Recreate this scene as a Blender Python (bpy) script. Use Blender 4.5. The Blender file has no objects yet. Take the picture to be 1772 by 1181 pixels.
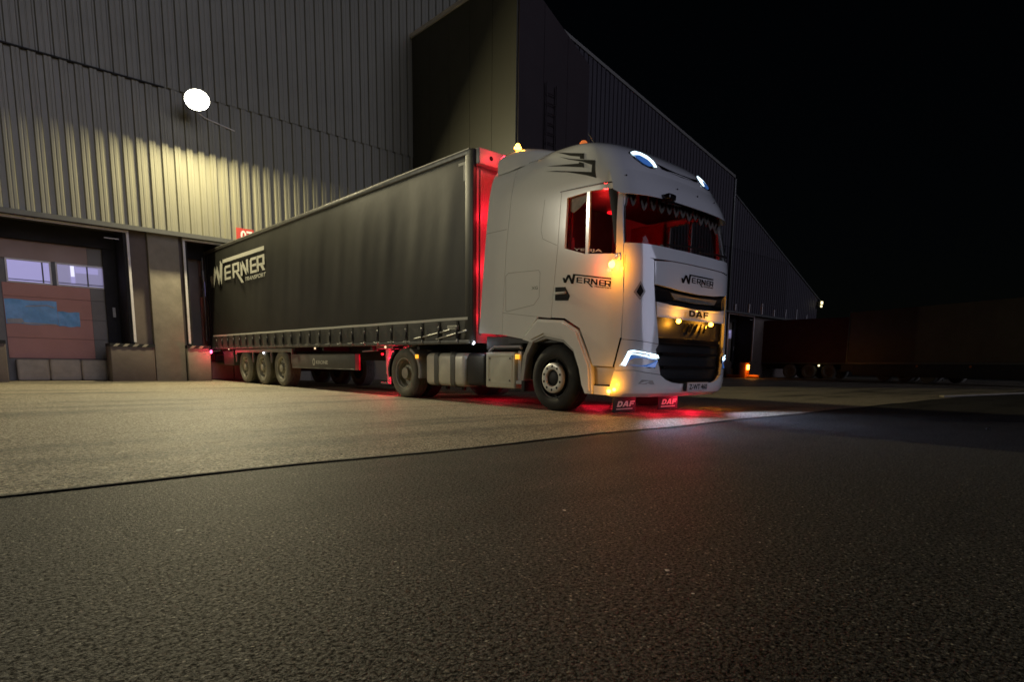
import bpy, bmesh, math, random
from mathutils import Vector, Matrix
from mathutils.geometry import tessellate_polygon
random.seed(7)
scene = bpy.context.scene
COL = scene.collection
# ------------------------------------------------------------------ camera
cam_d = bpy.data.cameras.new("camera"); cam = bpy.data.objects.new("camera", cam_d); COL.objects.link(cam)
cam_d.sensor_width = 36.0; cam_d.lens = 1058.506 / 1772 * 36
cam_d.shift_x = (886 - 907.64) / 1772; cam_d.shift_y = (788.56 - 590.5) / 1772
cam_d.clip_start = 0.05; cam_d.clip_end = 2000
_yaw, _pitch, _roll = 0.7569, -0.1479, 0.0156
_f = Vector((math.sin(_yaw)*math.cos(_pitch), math.cos(_yaw)*math.cos(_pitch), math.sin(_pitch)))
_r0 = Vector((math.cos(_yaw), -math.sin(_yaw), 0)); _u0 = _r0.cross(_f)
_r = math.cos(_roll)*_r0 + math.sin(_roll)*_u0; _u = -math.sin(_roll)*_r0 + math.cos(_roll)*_u0
_m = Matrix((( _r.x, _u.x, -_f.x), (_r.y, _u.y, -_f.y), (_r.z, _u.z, -_f.z))).to_4x4()
cam.matrix_world = Matrix.Translation((-7.5759, -21.5319, 0.6647)) @ _m
scene.camera = cam
# ------------------------------------------------------------------ night sky, added cool fill for yard light from the front, exposure
world = bpy.data.worlds.new("World"); scene.world = world; world.use_nodes = True
wn = world.node_tree.nodes; wl = world.node_tree.links
sky = wn.new("ShaderNodeTexSky"); sky.sky_type = 'NISHITA'; sky.sun_disc = False
SUN_EL, SUN_AZ = math.radians(13), math.radians(176)      # azimuth clockwise from +Y
sky.sun_elevation = SUN_EL; sky.sun_rotation = SUN_AZ
wl.new(sky.outputs[0], wn["Background"].inputs[0]); wn["Background"].inputs[1].default_value = 0.00035
sun_d = bpy.data.lights.new("yard_fill", 'SUN'); sun_d.energy = 0.50; sun_d.angle = math.radians(30); sun_d.color = (0.74, 0.75, 1.0)
sun = bpy.data.objects.new("yard_fill", sun_d); COL.objects.link(sun)
_sd = Vector((math.sin(SUN_AZ)*math.cos(SUN_EL), math.cos(SUN_AZ)*math.cos(SUN_EL), math.sin(SUN_EL)))
sun.rotation_euler = _sd.to_track_quat('Z', 'Y').to_euler(); sun.location = _sd*60
vs = scene.view_settings; vs.view_transform = 'Standard'; vs.look = 'None'; vs.exposure = 0.0; vs.gamma = 1.0; vs.use_curve_mapping = False
scene.cycles.use_denoising = True; scene.cycles.max_bounces = 6; scene.cycles.diffuse_bounces = 3; scene.cycles.glossy_bounces = 3
scene.cycles.transparent_max_bounces = 12; scene.cycles.sample_clamp_indirect = 3.0; scene.cycles.caustics_reflective = False
scene.cycles.caustics_refractive = False; scene.cycles.filter_width = 1.6
# ------------------------------------------------------------------ materials
def mat(name, col, rough=.5, metal=0.0, var=0.0, scale=4.0, bump=0.0, bscale=60.0, coat=0.0, emit=None, estr=0.0, spec=0.5, dirt=None, col2=None):
    m = bpy.data.materials.new(name); m.use_nodes = True; nt = m.node_tree; n = nt.nodes; l = nt.links; b = n["Principled BSDF"]
    b.inputs["Base Color"].default_value = (*col, 1); b.inputs["Roughness"].default_value = rough; b.inputs["Metallic"].default_value = metal
    b.inputs["Specular IOR Level"].default_value = spec
    if coat: b.inputs["Coat Weight"].default_value = coat; b.inputs["Coat Roughness"].default_value = .06
    if emit: b.inputs["Emission Color"].default_value = (*emit, 1); b.inputs["Emission Strength"].default_value = estr
    if var or bump:
        tc = n.new("ShaderNodeTexCoord")
    if var:
        t = n.new("ShaderNodeTexNoise"); t.inputs["Scale"].default_value = scale; t.inputs["Detail"].default_value = 8; t.inputs["Roughness"].default_value = .65
        l.new(tc.outputs["Object"], t.inputs["Vector"])
        r = n.new("ShaderNodeValToRGB"); r.color_ramp.elements[0].position = .3; r.color_ramp.elements[1].position = .72
        c2 = col2 or tuple(c*(1-var) for c in col)
        r.color_ramp.elements[0].color = (*c2, 1); r.color_ramp.elements[1].color = (*col, 1)
        l.new(t.outputs[0], r.inputs[0]); l.new(r.outputs[0], b.inputs["Base Color"])
        mr = n.new("ShaderNodeMapRange"); mr.inputs[3].default_value = min(1, rough*1.25); mr.inputs[4].default_value = rough*.85
        l.new(t.outputs[0], mr.inputs[0]); l.new(mr.outputs[0], b.inputs["Roughness"])
    if bump:
        t2 = n.new("ShaderNodeTexNoise"); t2.inputs["Scale"].default_value = bscale; t2.inputs["Detail"].default_value = 6
        l.new(tc.outputs["Object"], t2.inputs["Vector"])
        bp = n.new("ShaderNodeBump"); bp.inputs["Strength"].default_value = bump; bp.inputs["Distance"].default_value = .01
        l.new(t2.outputs[0], bp.inputs["Height"]); l.new(bp.outputs[0], b.inputs["Normal"])
    return m
def glass(name, tint, gl=.12):
    m = bpy.data.materials.new(name); m.use_nodes = True; nt = m.node_tree; n = nt.nodes; l = nt.links; n.clear()
    o = n.new("ShaderNodeOutputMaterial"); mx = n.new("ShaderNodeMixShader"); t = n.new("ShaderNodeBsdfTransparent"); g = n.new("ShaderNodeBsdfGlossy")
    t.inputs[0].default_value = (*tint, 1); g.inputs["Roughness"].default_value = .03; fr = n.new("ShaderNodeFresnel"); fr.inputs[0].default_value = 1.3
    l.new(fr.outputs[0], mx.inputs[0]); l.new(t.outputs[0], mx.inputs[1]); l.new(g.outputs[0], mx.inputs[2]); l.new(mx.outputs[0], o.inputs[0])
    return m
def ground_mat(name, base, dark, agg, glint, rough, big, bump, spec):
    m = bpy.data.materials.new(name); m.use_nodes = True; nt = m.node_tree; n = nt.nodes; l = nt.links; b = n["Principled BSDF"]
    tc = n.new("ShaderNodeTexCoord")
    def noise(s, d=6, r=.6):
        t = n.new("ShaderNodeTexNoise"); t.inputs["Scale"].default_value = s; t.inputs["Detail"].default_value = d; t.inputs["Roughness"].default_value = r
        l.new(tc.outputs["Object"], t.inputs["Vector"]); return t
    big1 = noise(big, 7, .7)
    mp = n.new("ShaderNodeMapping"); mp.inputs["Scale"].default_value = (.10, 1.1, 1); l.new(tc.outputs["Object"], mp.inputs[0])   # tyre-worn bands along the dock front
    st = n.new("ShaderNodeTexNoise"); st.inputs["Scale"].default_value = 1.1; st.inputs["Detail"].default_value = 7; l.new(mp.outputs[0], st.inputs["Vector"])
    ad = n.new("ShaderNodeMath"); ad.operation = 'ADD'; l.new(big1.outputs[0], ad.inputs[0]); l.new(st.outputs[0], ad.inputs[1])
    r1 = n.new("ShaderNodeValToRGB"); r1.color_ramp.elements[0].position = .78; r1.color_ramp.elements[1].position = 1.22
    hv = n.new("ShaderNodeMath"); hv.operation = 'MULTIPLY'; hv.inputs[1].default_value = 1.0; l.new(ad.outputs[0], hv.inputs[0])
    r1.color_ramp.elements[0].position = .80; r1.color_ramp.elements[1].position = 1.17
    l.new(hv.outputs[0], r1.inputs[0]); r1.color_ramp.elements[0].color = (*dark, 1); r1.color_ramp.elements[1].color = (*base, 1)
    v = n.new("ShaderNodeTexVoronoi"); v.inputs["Scale"].default_value = agg; v.inputs["Randomness"].default_value = 1; l.new(tc.outputs["Object"], v.inputs["Vector"])
    r2 = n.new("ShaderNodeValToRGB"); r2.color_ramp.elements[0].position = .0; r2.color_ramp.elements[1].position = .95
    r2.color_ramp.elements[0].color = (.25, .25, .25, 1); r2.color_ramp.elements[1].color = (1.7, 1.66, 1.58, 1)
    sp = n.new("ShaderNodeSeparateColor"); l.new(v.outputs["Color"], sp.inputs[0]); l.new(sp.outputs[0], r2.inputs[0])
    e = r2.color_ramp.elements.new(.972); e.color = (1.7, 1.66, 1.58, 1); e2 = r2.color_ramp.elements.new(.99); e2.color = (glint, glint, glint*.94, 1)  # rare cells brightened in the colour to stand for glints
    mm = n.new("ShaderNodeMix"); mm.data_type = 'RGBA'; mm.blend_type = 'MULTIPLY'; mm.inputs[0].default_value = 1
    l.new(r1.outputs[0], mm.inputs[6]); l.new(r2.outputs[0], mm.inputs[7])
    mid = noise(agg*.5, 5, .8); r3 = n.new("ShaderNodeValToRGB"); r3.color_ramp.elements[0].position = .40; r3.color_ramp.elements[1].position = .62
    r3.color_ramp.elements[0].color = (.30,.30,.30,1); r3.color_ramp.elements[1].color = (1.7,1.66,1.58,1); l.new(mid.outputs[0], r3.inputs[0])
    m2 = n.new("ShaderNodeMix"); m2.data_type = 'RGBA'; m2.blend_type = 'MULTIPLY'; m2.inputs[0].default_value = 1
    l.new(mm.outputs[2], m2.inputs[6]); l.new(r3.outputs[0], m2.inputs[7]); l.new(m2.outputs[2], b.inputs["Base Color"])
    b.inputs["Roughness"].default_value = rough; b.inputs["Specular IOR Level"].default_value = spec
    gm = n.new("ShaderNodeMapRange"); gm.inputs[1].default_value = .44; gm.inputs[2].default_value = .66; gm.inputs[3].default_value = .02; gm.inputs[4].default_value = spec*2.6
    l.new(mid.outputs[0], gm.inputs[0]); l.new(gm.outputs[0], b.inputs["Specular IOR Level"])
    f = noise(agg*1.6, 3, .5)
    hc = n.new("ShaderNodeMath"); hc.operation = 'MULTIPLY_ADD'; hc.inputs[1].default_value = .35; l.new(f.outputs[0], hc.inputs[0]); l.new(sp.outputs[1], hc.inputs[2])
    inv = n.new("ShaderNodeMath"); inv.operation = 'MULTIPLY_ADD'; inv.inputs[1].default_value = -1.1; l.new(v.outputs["Distance"], inv.inputs[0]); l.new(hc.outputs[0], inv.inputs[2])
    in2 = n.new("ShaderNodeMath"); in2.operation = 'MULTIPLY_ADD'; in2.inputs[1].default_value = 2.2; l.new(mid.outputs[0], in2.inputs[0]); l.new(inv.outputs[0], in2.inputs[2]); inv = in2
    bp = n.new("ShaderNodeBump"); bp.inputs["Strength"].default_value = bump; bp.inputs["Distance"].default_value = .005; l.new(inv.outputs[0], bp.inputs["Height"]); l.new(bp.outputs[0], b.inputs["Normal"])
    return m
M = dict(
 asphalt=ground_mat("asphalt", (.038,.036,.032), (.013,.0125,.011), 150, 7.5, .60, .42, 1.0, .32),
 concrete=ground_mat("apron_concrete", (.27,.24,.18), (.095,.087,.066), 110, 3.0, .55, .30, 1.0, .45),
 joint=mat("tar_joint", (.02,.019,.018), .8, var=.5, scale=20),
 wallcon=mat("dock_concrete", (.35,.31,.235), .85, var=.35, scale=2.2, bump=.4, bscale=35),
 brownwall=mat("brown_wall", (.16,.125,.10), .7, var=.3, scale=2),
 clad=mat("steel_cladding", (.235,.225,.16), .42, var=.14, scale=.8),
 cladfar=mat("falloff_steel_cladding", (.055,.048,.056), .55, var=.2, scale=.8),  # far sheets: colour darkened to imitate the light falling off
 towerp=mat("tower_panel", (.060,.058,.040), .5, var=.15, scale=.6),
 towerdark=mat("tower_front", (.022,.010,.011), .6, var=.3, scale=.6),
 trim=mat("white_trim", (.80,.76,.73), .5, var=.2, scale=5),
 flash=mat("grey_flashing", (.10,.10,.09), .5, var=.2),
 rubber=mat("black_rubber", (.012,.012,.012), .7, var=.4, scale=6),
 shelter=mat("shelter_fabric", (.016,.014,.014), .75, var=.4, scale=3, bump=.3, bscale=6),
 door=mat("dock_door_brown", (.56,.25,.175), .5, var=.15, scale=1.5),
 doorgrey=mat("dock_door_grey", (.21,.19,.15), .5, var=.2, scale=1.5),
 doortop=mat("dock_door_tan", (.38,.26,.20), .5, var=.2, scale=1.5),
 bluef=mat("blue_film", (.16,.46,.80), .35, var=.35, scale=5, bump=.5, bscale=9),
 pale=mat("pale_lining", (.55,.53,.50), .6, var=.3, scale=5),
 litwin=mat("lit_window", (.3,.3,.4), .2, emit=(.40,.36,.75), estr=.58),
 litwin2=mat("lit_window_dim", (.3,.3,.4), .2, emit=(.40,.36,.66), estr=.34),
 litwhite=mat("lit_window_tube", (.5,.5,.6), .2, emit=(.85,.85,1.0), estr=.9),
 white=mat("cab_white_paint", (.84,.85,.84), .16, coat=1.0, var=.06, scale=1.2),
 trimgrey=mat("trim_grey_plastic", (.36,.35,.33), .4, var=.1),
 step=mat("step_silver", (.42,.42,.45), .35, var=.15),
 black=mat("black_plastic", (.014,.014,.015), .42, var=.3, scale=9),
 gloss=mat("black_gloss", (.012,.011,.012), .14, coat=.5),
 decal=mat("black_decal", (.008,.008,.009), .7, spec=.15),
 chassis=mat("chassis_black", (.016,.016,.016), .6, var=.4, scale=5),
 tyre=mat("tyre_rubber", (.028,.027,.025), .75, var=.4, scale=7, bump=.3, bscale=40),
 tyred=mat("dusty_tyre_rubber", (.20,.19,.15), .85, var=.35, scale=7, bump=.3, bscale=40),
 rimd=mat("dusty_rim", (.46,.44,.36), .6, metal=.2, var=.4, scale=9),
 rim=mat("dark_rim", (.035,.034,.032), .45, metal=.5, var=.4, scale=9),
 hubring=mat("hub_ring", (.68,.68,.64), .35, metal=.25, var=.1),
 alu=mat("tank_aluminium", (.72,.69,.58), .38, metal=.2, var=.2, scale=4, bump=.12, bscale=14),
 boxp=mat("battery_box", (.68,.67,.55), .45, var=.15, scale=5),
 curtain=mat("curtain_tarpaulin", (.031,.031,.026), .45, spec=.28, var=.25, scale=1.1, bump=.22, bscale=2.2),
 valance=mat("curtain_valance", (.075,.075,.066), .5, var=.3, scale=4, bump=.3, bscale=9),
 reflect=mat("reflective_tape", (.62,.62,.56), .45, var=.12, scale=12),
 decalw=mat("white_print", (.60,.60,.52), .5, var=.08, scale=6),
 rail=mat("steel_rail", (.16,.16,.145), .45, metal=.5, var=.3, scale=8),
 galv=mat("galvanised_steel", (.33,.32,.28), .42, metal=.55, var=.3, scale=8),
 skirt=mat("guard_panel", (.085,.085,.075), .5, var=.2, scale=4),
 bulk=mat("bulkhead_panel", (.30,.29,.29), .4, var=.1, scale=3),
 redp=mat("red_reflector", (.45,.02,.05), .3, var=.2, scale=20),
 signred=mat("sign_red", (.55,.06,.04), .45, var=.1),
 signwhite=mat("sign_white", (.75,.74,.70), .5),
 plate=mat("plate_white", (.62,.60,.60), .4, var=.08),
 seat=mat("seat_fabric", (.16,.14,.13), .8, var=.3, scale=8),
 redfab=mat("red_seat_fabric", (.5,.06,.05), .8, var=.3, scale=8),
 dash=mat("dashboard", (.04,.037,.035), .5, var=.2),
 pelmet=mat("pelmet_fabric", (.05,.012,.012), .9, var=.4, scale=12),
 tassel=mat("tassel_fabric", (.45,.42,.38), .9, var=.4, scale=20),
 yellow=mat("hazard_cream", (.40,.36,.27), .6, var=.3, scale=7),
 orange=mat("orange_paint", (.75,.22,.03), .5, var=.2, scale=6),
 maroon=mat("maroon_box", (.12,.025,.02), .55, var=.3, scale=2),
 olive=mat("olive_box", (.13,.10,.06), .55, var=.3, scale=1.2),
 stone=mat("pebble", (.80,.78,.70), .7, var=.4, scale=60),
 ambglass=mat("amber_lens", (.7,.25,.02), .3, emit=(1.0,.42,.04), estr=16),
 ambdim=mat("amber_lens_dim", (.8,.3,.02), .3, emit=(1.0,.40,.03), estr=1.6),
 beaconoff=mat("orange_beacon", (.8,.2,.04), .25, emit=(1.0,.25,.06), estr=.5),
 drl=mat("daylight_led", (.8,.9,1), .2, emit=(.62,.86,1.0), estr=3.2),
 bluelens=mat("headlamp_lens", (.05,.12,.35), .12, emit=(.05,.17,.55), estr=.55, coat=.5),
 whitelamp=mat("white_marker", (.9,.9,1), .3, emit=(.85,.88,1.0), estr=6),
 warmlamp=mat("warm_marker", (.9,.7,.5), .3, emit=(1.0,.72,.42), estr=1.3),
 redled=mat("red_led", (.6,.02,.03), .3, emit=(1.0,.008,.015), estr=2.5),
 leveller=mat("leveller_steel", (.52,.44,.32), .6, var=.3, scale=3),
 taillamp=mat("tail_lamp", (.6,.02,.06), .3, emit=(1.0,.10,.30), estr=7),
 flood=mat("flood_glass", (1,1,.9), .3, emit=(1.0,.95,.78), estr=40),
 fardot=mat("far_lamp", (1,.9,.6), .3, emit=(1.0,.85,.45), estr=2.5),
 lamph=mat("lamp_housing", (.20,.20,.19), .5, var=.2),
 glassc=glass("windscreen_glass", (.62,.62,.60)),
)
# ------------------------------------------------------------------ mesh helpers
class MB:
    def __init__(s): s.v = []; s.f = []
    def add(s, vs, fs):
        o = len(s.v); s.v += [tuple(p) for p in vs]; s.f += [tuple(i+o for i in f) for f in fs]; return s
    def box(s, x0, x1, y0, y1, z0, z1, bev=0.0):
        x0, x1 = min(x0,x1), max(x0,x1); y0, y1 = min(y0,y1), max(y0,y1); z0, z1 = min(z0,z1), max(z0,z1)
        if bev <= 0:
            return s.add([(x0,y0,z0),(x1,y0,z0),(x1,y1,z0),(x0,y1,z0),(x0,y0,z1),(x1,y0,z1),(x1,y1,z1),(x0,y1,z1)],
                         [(0,3,2,1),(4,5,6,7),(0,1,5,4),(1,2,6,5),(2,3,7,6),(3,0,4,7)])
        bm = bmesh.new(); bmesh.ops.create_cube(bm, size=1)
        for v in bm.verts: v.co = Vector((x0+(v.co.x+.5)*(x1-x0), y0+(v.co.y+.5)*(y1-y0), z0+(v.co.z+.5)*(z1-z0)))
        bmesh.ops.bevel(bm, geom=bm.edges[:], offset=bev, segments=3, profile=.5, affect='EDGES')
        bm.verts.index_update(); s.add([v.co[:] for v in bm.verts], [[v.index for v in f.verts] for f in bm.faces]); bm.free(); return s
    def prism(s, poly, axis, a, b, holes=None):
        """2-D polygon swept along axis; axis 'x': poly=(y,z); 'y': poly=(x,z); 'z': poly=(x,y)"""
        def P(q, t): return {'x': (t,q[0],q[1]), 'y': (q[0],t,q[1]), 'z': (q[0],q[1],t)}[axis]
        loops = [list(poly)] + [list(h) for h in (holes or [])]
        flat = [q for L in loops for q in L]; tris = tessellate_polygon([[Vector((q[0],q[1],0)) for q in L] for L in loops])
        n = len(flat); vs = [P(q,a) for q in flat]+[P(q,b) for q in flat]
        fs = [tuple(t) for t in tris]+[tuple(i+n for i in reversed(t)) for t in tris]
        k = 0
        for L in loops:
            for i in range(len(L)):
                j = (i+1) % len(L); fs.append((k+i, k+j, n+k+j, n+k+i))
            k += len(L)
        return s.add(vs, fs)
    def tube(s, pts, r, n=8, cap=True):
        pts = [Vector(p) for p in pts]; rings = []
        for i, p in enumerate(pts):
            d = ((pts[min(i+1,len(pts)-1)]-p).normalized()+(p-pts[max(i-1,0)]).normalized())
            d = d.normalized() if d.length > 1e-6 else Vector((0,0,1))
            ref = Vector((0,0,1)) if abs(d.z) < .9 else Vector((1,0,0)); a = d.cross(ref).normalized(); b = d.cross(a)
            rr = r[i] if isinstance(r, (list,tuple)) else r
            rings.append([p+rr*(math.cos(2*math.pi*k/n)*a+math.sin(2*math.pi*k/n)*b) for k in range(n)])
        vs = [q for R in rings for q in R]; fs = []
        for i in range(len(rings)-1):
            for k in range(n): fs.append((i*n+k, i*n+(k+1)%n, (i+1)*n+(k+1)%n, (i+1)*n+k))
        if cap: fs += [tuple(reversed(range(n))), tuple(range((len(rings)-1)*n, len(rings)*n))]
        return s.add(vs, fs)
    def lathe(s, prof, c, axis='x', n=40, closed=False):
        """prof: (t, r) along axis"""
        vs = []; fs = []; m = len(prof)
        for k in range(n):
            a = 2*math.pi*k/n
            for t, r in prof:
                u, w = r*math.cos(a), r*math.sin(a)
                vs.append({'x': (c[0]+t, c[1]+u, c[2]+w), 'y': (c[0]+u, c[1]+t, c[2]+w), 'z': (c[0]+u, c[1]+w, c[2]+t)}[axis])
        for k in range(n):
            k2 = (k+1) % n
            for i in range(m if closed else m-1):
                j = (i+1) % m; fs.append((k*m+i, k2*m+i, k2*m+j, k*m+j))
        return s.add(vs, fs)
    def ball(s, c, rx, ry, rz, n=12, m=8, zmin=-1.0):
        vs = []; fs = []
        for i in range(m+1):
            ph = math.asin(zmin)+(math.pi/2-math.asin(zmin))*i/m
            for k in range(n): vs.append((c[0]+rx*math.cos(ph)*math.cos(2*math.pi*k/n), c[1]+ry*math.cos(ph)*math.sin(2*math.pi*k/n), c[2]+rz*math.sin(ph)))
        for i in range(m):
            for k in range(n): fs.append((i*n+k, i*n+(k+1)%n, (i+1)*n+(k+1)%n, (i+1)*n+k))
        fs.append(tuple(reversed(range(n))))
        return s.add(vs, fs)
    def grid(s, P):
        r, c = len(P), len(P[0])
        return s.add([q for R in P for q in R], [(i*c+j, i*c+j+1, (i+1)*c+j+1, (i+1)*c+j) for i in range(r-1) for j in range(c-1)])
    def mesh(s, name, m=None, smooth=None):
        me = bpy.data.meshes.new(name); me.from_pydata(s.v, [], s.f)
        bm = bmesh.new(); bm.from_mesh(me); bmesh.ops.remove_doubles(bm, verts=bm.verts, dist=1e-5); bmesh.ops.recalc_face_normals(bm, faces=bm.faces); bm.to_mesh(me); bm.free()
        if m: me.materials.append(M[m])
        if smooth is not None: set_smooth(me, smooth)
        return me
def set_smooth(me, ang):
    me.polygons.foreach_set("use_smooth", [True]*len(me.polygons))
    me.set_sharp_from_angle(angle=math.radians(ang))
def link(name, me, parent=None, loc=None):
    o = bpy.data.objects.new(name, me); COL.objects.link(o)
    if loc is not None: o.location = loc
    if parent is not None:
        o.parent = parent
        o.matrix_parent_inverse = Matrix.Translation(-Vector(parent.location)) if parent.type == 'EMPTY' else Matrix()
    return o
def part(name, mb, m, parent, smooth=35, label=None):
    o = link(name, mb.mesh(name, m, smooth), parent)
    if label: o["label"] = label
    return o
def thing(name, label, cat, loc=(0,0,0), group=None):
    o = bpy.data.objects.new(name, None); COL.objects.link(o); o.location = loc; o.empty_display_size = .2
    o["label"] = label; o["category"] = cat
    if group: o["group"] = group
    return o
def tag(o, label=None, cat=None, group=None, kind=None):
    for k, v in (("label",label),("category",cat),("group",group),("kind",kind)):
        if v: o[k] = v
    return o
def light(name, kind, loc, power, col, parent=None, size=.05, rot=None, spot=None, blend=.5):
    d = bpy.data.lights.new(name, kind); d.energy = power; d.color = col
    if kind == 'POINT': d.shadow_soft_size = size
    if kind == 'AREA': d.shape = 'DISK'; d.size = size
    if kind == 'SPOT': d.shadow_soft_size = size; d.spot_size = math.radians(spot); d.spot_blend = blend
    o = bpy.data.objects.new(name, d); COL.objects.link(o); o.location = loc
    if rot is not None: o.rotation_euler = Vector(rot).to_track_quat('-Z', 'Y').to_euler()
    if parent is not None:
        o.parent = parent; o.matrix_parent_inverse = Matrix.Translation(-Vector(parent.location)) if parent.type == 'EMPTY' else Matrix()
    return o
def offset_poly(P, d):
    n = len(P); A = sum(P[i][0]*P[(i+1)%n][1]-P[(i+1)%n][0]*P[i][1] for i in range(n)); sg = 1 if A > 0 else -1; out = []
    for i in range(n):
        a, b, c = Vector(P[i-1]), Vector(P[i]), Vector(P[(i+1)%n])
        e1 = (b-a).normalized(); e2 = (c-b).normalized(); n1 = Vector((e1.y,-e1.x))*sg; n2 = Vector((e2.y,-e2.x))*sg
        m = (n1+n2); k = max(.35, 1+n1.dot(n2)); out.append(tuple(b+m*(d/k)))
    return out
def boolean(me, cutters, op):
    """apply boolean(s) of closed MBs to mesh me, return a new mesh"""
    ob = bpy.data.objects.new("work", me); COL.objects.link(ob); tmp = []
    for c in cutters:
        co = bpy.data.objects.new("cut", c.mesh("cut")); COL.objects.link(co); tmp.append(co)
        md = ob.modifiers.new("b", 'BOOLEAN'); md.operation = op; md.solver = 'EXACT'; md.object = co
    dg = bpy.context.evaluated_depsgraph_get(); dg.update()
    out = bpy.data.meshes.new_from_object(ob.evaluated_get(dg))
    bpy.data.objects.remove(ob)
    for t in tmp: bpy.data.objects.remove(t)
    return out
def text2d(s, bold=0.0):
    cu = bpy.data.curves.new("t", 'FONT'); cu.body = s; cu.offset = bold; cu.resolution_u = 3
    ob = bpy.data.objects.new("t", cu); COL.objects.link(ob); dg = bpy.context.evaluated_depsgraph_get(); dg.update()
    me = bpy.data.meshes.new_from_object(ob.evaluated_get(dg)); bpy.data.objects.remove(ob)
    V = [(v.co.x, v.co.y) for v in me.vertices]; F = [tuple(p.vertices) for p in me.polygons]
    x0, x1 = min(v[0] for v in V), max(v[0] for v in V); y0, y1 = min(v[1] for v in V), max(v[1] for v in V)
    return [((x-x0)/(x1-x0), (y-y0)/(y1-y0)) for x, y in V], F
def put_text(mb, s, fn, bold=0.0):
    V, F = text2d(s, bold); mb.add([fn(u, v) for u, v in V], F)
def put_poly(mb, loops, fn, seg=.06):
    """polygon loops (outer, holes...) in 2-D, densified and mapped by fn"""
    L2 = []
    for L in loops:
        o = []
        for i in range(len(L)):
            a, b = Vector(L[i]), Vector(L[(i+1)%len(L)]); k = max(1, int((b-a).length/seg))
            o += [tuple(a.lerp(b, t/k)) for t in range(k)]
        L2.append(o)
    tris = tessellate_polygon([[Vector((q[0],q[1],0)) for q in L] for L in L2]); flat = [q for L in L2 for q in L]
    mb.add([fn(*q) for q in flat], [tuple(t) for t in tris])
def stroke(a, b, w): return [(a[0]-w/2,a[1]),(a[0]+w/2,a[1]),(b[0]+w/2,b[1]),(b[0]-w/2,b[1])]
def werner(mb, fn, small=True):
    """company logo in 100 x 52 units"""
    R = lambda x0,x1,y0,y1: [(x0,y0),(x1,y0),(x1,y1),(x0,y1)]
    S = [stroke((2,27),(5,4),5), stroke((5,4),(13,44),5.2), stroke((13,44),(21,4),5.2), stroke((21,4),(25,51),5.2),
         [(23,51),(25.6,44.5),(100,44.5),(100,51)]]
    def E(x): return [[(x,12),(x+3.2,12),(x+3.2,38),(x+2,38),(x,34)], R(x+3.2,x+12,33.6,38), R(x+3.2,x+12,22.8,26.8), R(x+3.2,x+12,12,16.4)]
    def Rr(x, leg): return [R(x,x+3.2,12,38), R(x+3.2,x+12.5,33.6,38), R(x+9.3,x+12.5,25,33.6), R(x+3.2,x+12.5,21,25), stroke((x+7.5,21.2),leg,4.0)]
    S += E(30)+Rr(45.5,(63,0))+[R(60,63.4,12,38), stroke((62,38),(71.6,12),4.2), R(70.4,73.6,12,38)]+E(76.5)+Rr(87+.5,(98.3,12))
    for q in S: put_poly(mb, [[(a/100, b/100) for a, b in q]], fn, .05)
    if small: put_text(mb, "TRANSPORT", lambda u, v: fn(.665+u*.335+v*.012, .015+v*.068), .018)
DAF = [[[(0,0),(.62,0),(.95,.22),(.95,.78),(.62,1),(0,1)], [(.3,.26),(.3,.74),(.55,.74),(.66,.62),(.66,.38),(.55,.26)]],
       [[(1.05,0),(1.36,0),(1.44,.2),(1.8,.2),(1.88,0),(2.2,0),(1.82,1),(1.44,1)], [(1.52,.42),(1.62,.74),(1.72,.42)]],
       [[(2.32,0),(2.63,0),(2.63,.36),(3.12,.36),(3.12,.6),(2.63,.6),(2.63,.76),(3.22,.76),(3.22,1),(2.32,1)]]]
def daf(mb, fn):
    for L in DAF: put_poly(mb, [[(a/3.22, b) for a, b in l] for l in L], fn, .2)
# ================================================================== SETTING
def sheet(name, poly, z, m, kind="structure"):
    mb = MB(); mb.add([(x,y,z) for x,y in poly], [tuple(range(len(poly)))])
    o = link(name, mb.mesh(name, m)); o["kind"] = kind; return o
SEAM = -17.725
sheet("asphalt_ground", [(-300,-300),(400,-300),(400,300),(-300,300)], 0.0, 'asphalt')
ap = MB(); N = 260
edge = [(-60+i*(110.0/N), SEAM+.05*(random.random()-.5)*.5+.03*math.sin(i*.9)+ (0 if -60+i*(110.0/N) < 9 else -.011*(-60+i*(110.0/N)-9)**1.5*.35)) for i in range(N+1)]
ap.add([(x,y,.006) for x,y in edge]+[(50,3,.006),(-60,3,.006)], [tuple(range(N+3))])
o = link("concrete_apron", ap.mesh("concrete_apron", 'concrete')); o["kind"] = "structure"
jt = MB(); P1 = [(x, y-.010-.014*random.random(), .010) for x,y in edge]; P2 = [(x, y+.004+.010*random.random(), .010) for x,y in edge]; jt.grid([P1,P2])
o = link("apron_joint", jt.mesh("apron_joint", 'joint')); o["kind"] = "structure"
# pale kerb strip along the far end of the yard
kb = MB(); kb.prism([(10.6,-17.55),(16.7,-18.42),(34,-20.9),(34,-20.72),(16.7,-18.24),(10.8,-17.40)], 'z', .012, .05)
o = link("kerb", kb.mesh("kerb", 'wallcon')); o["kind"] = "structure"

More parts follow.
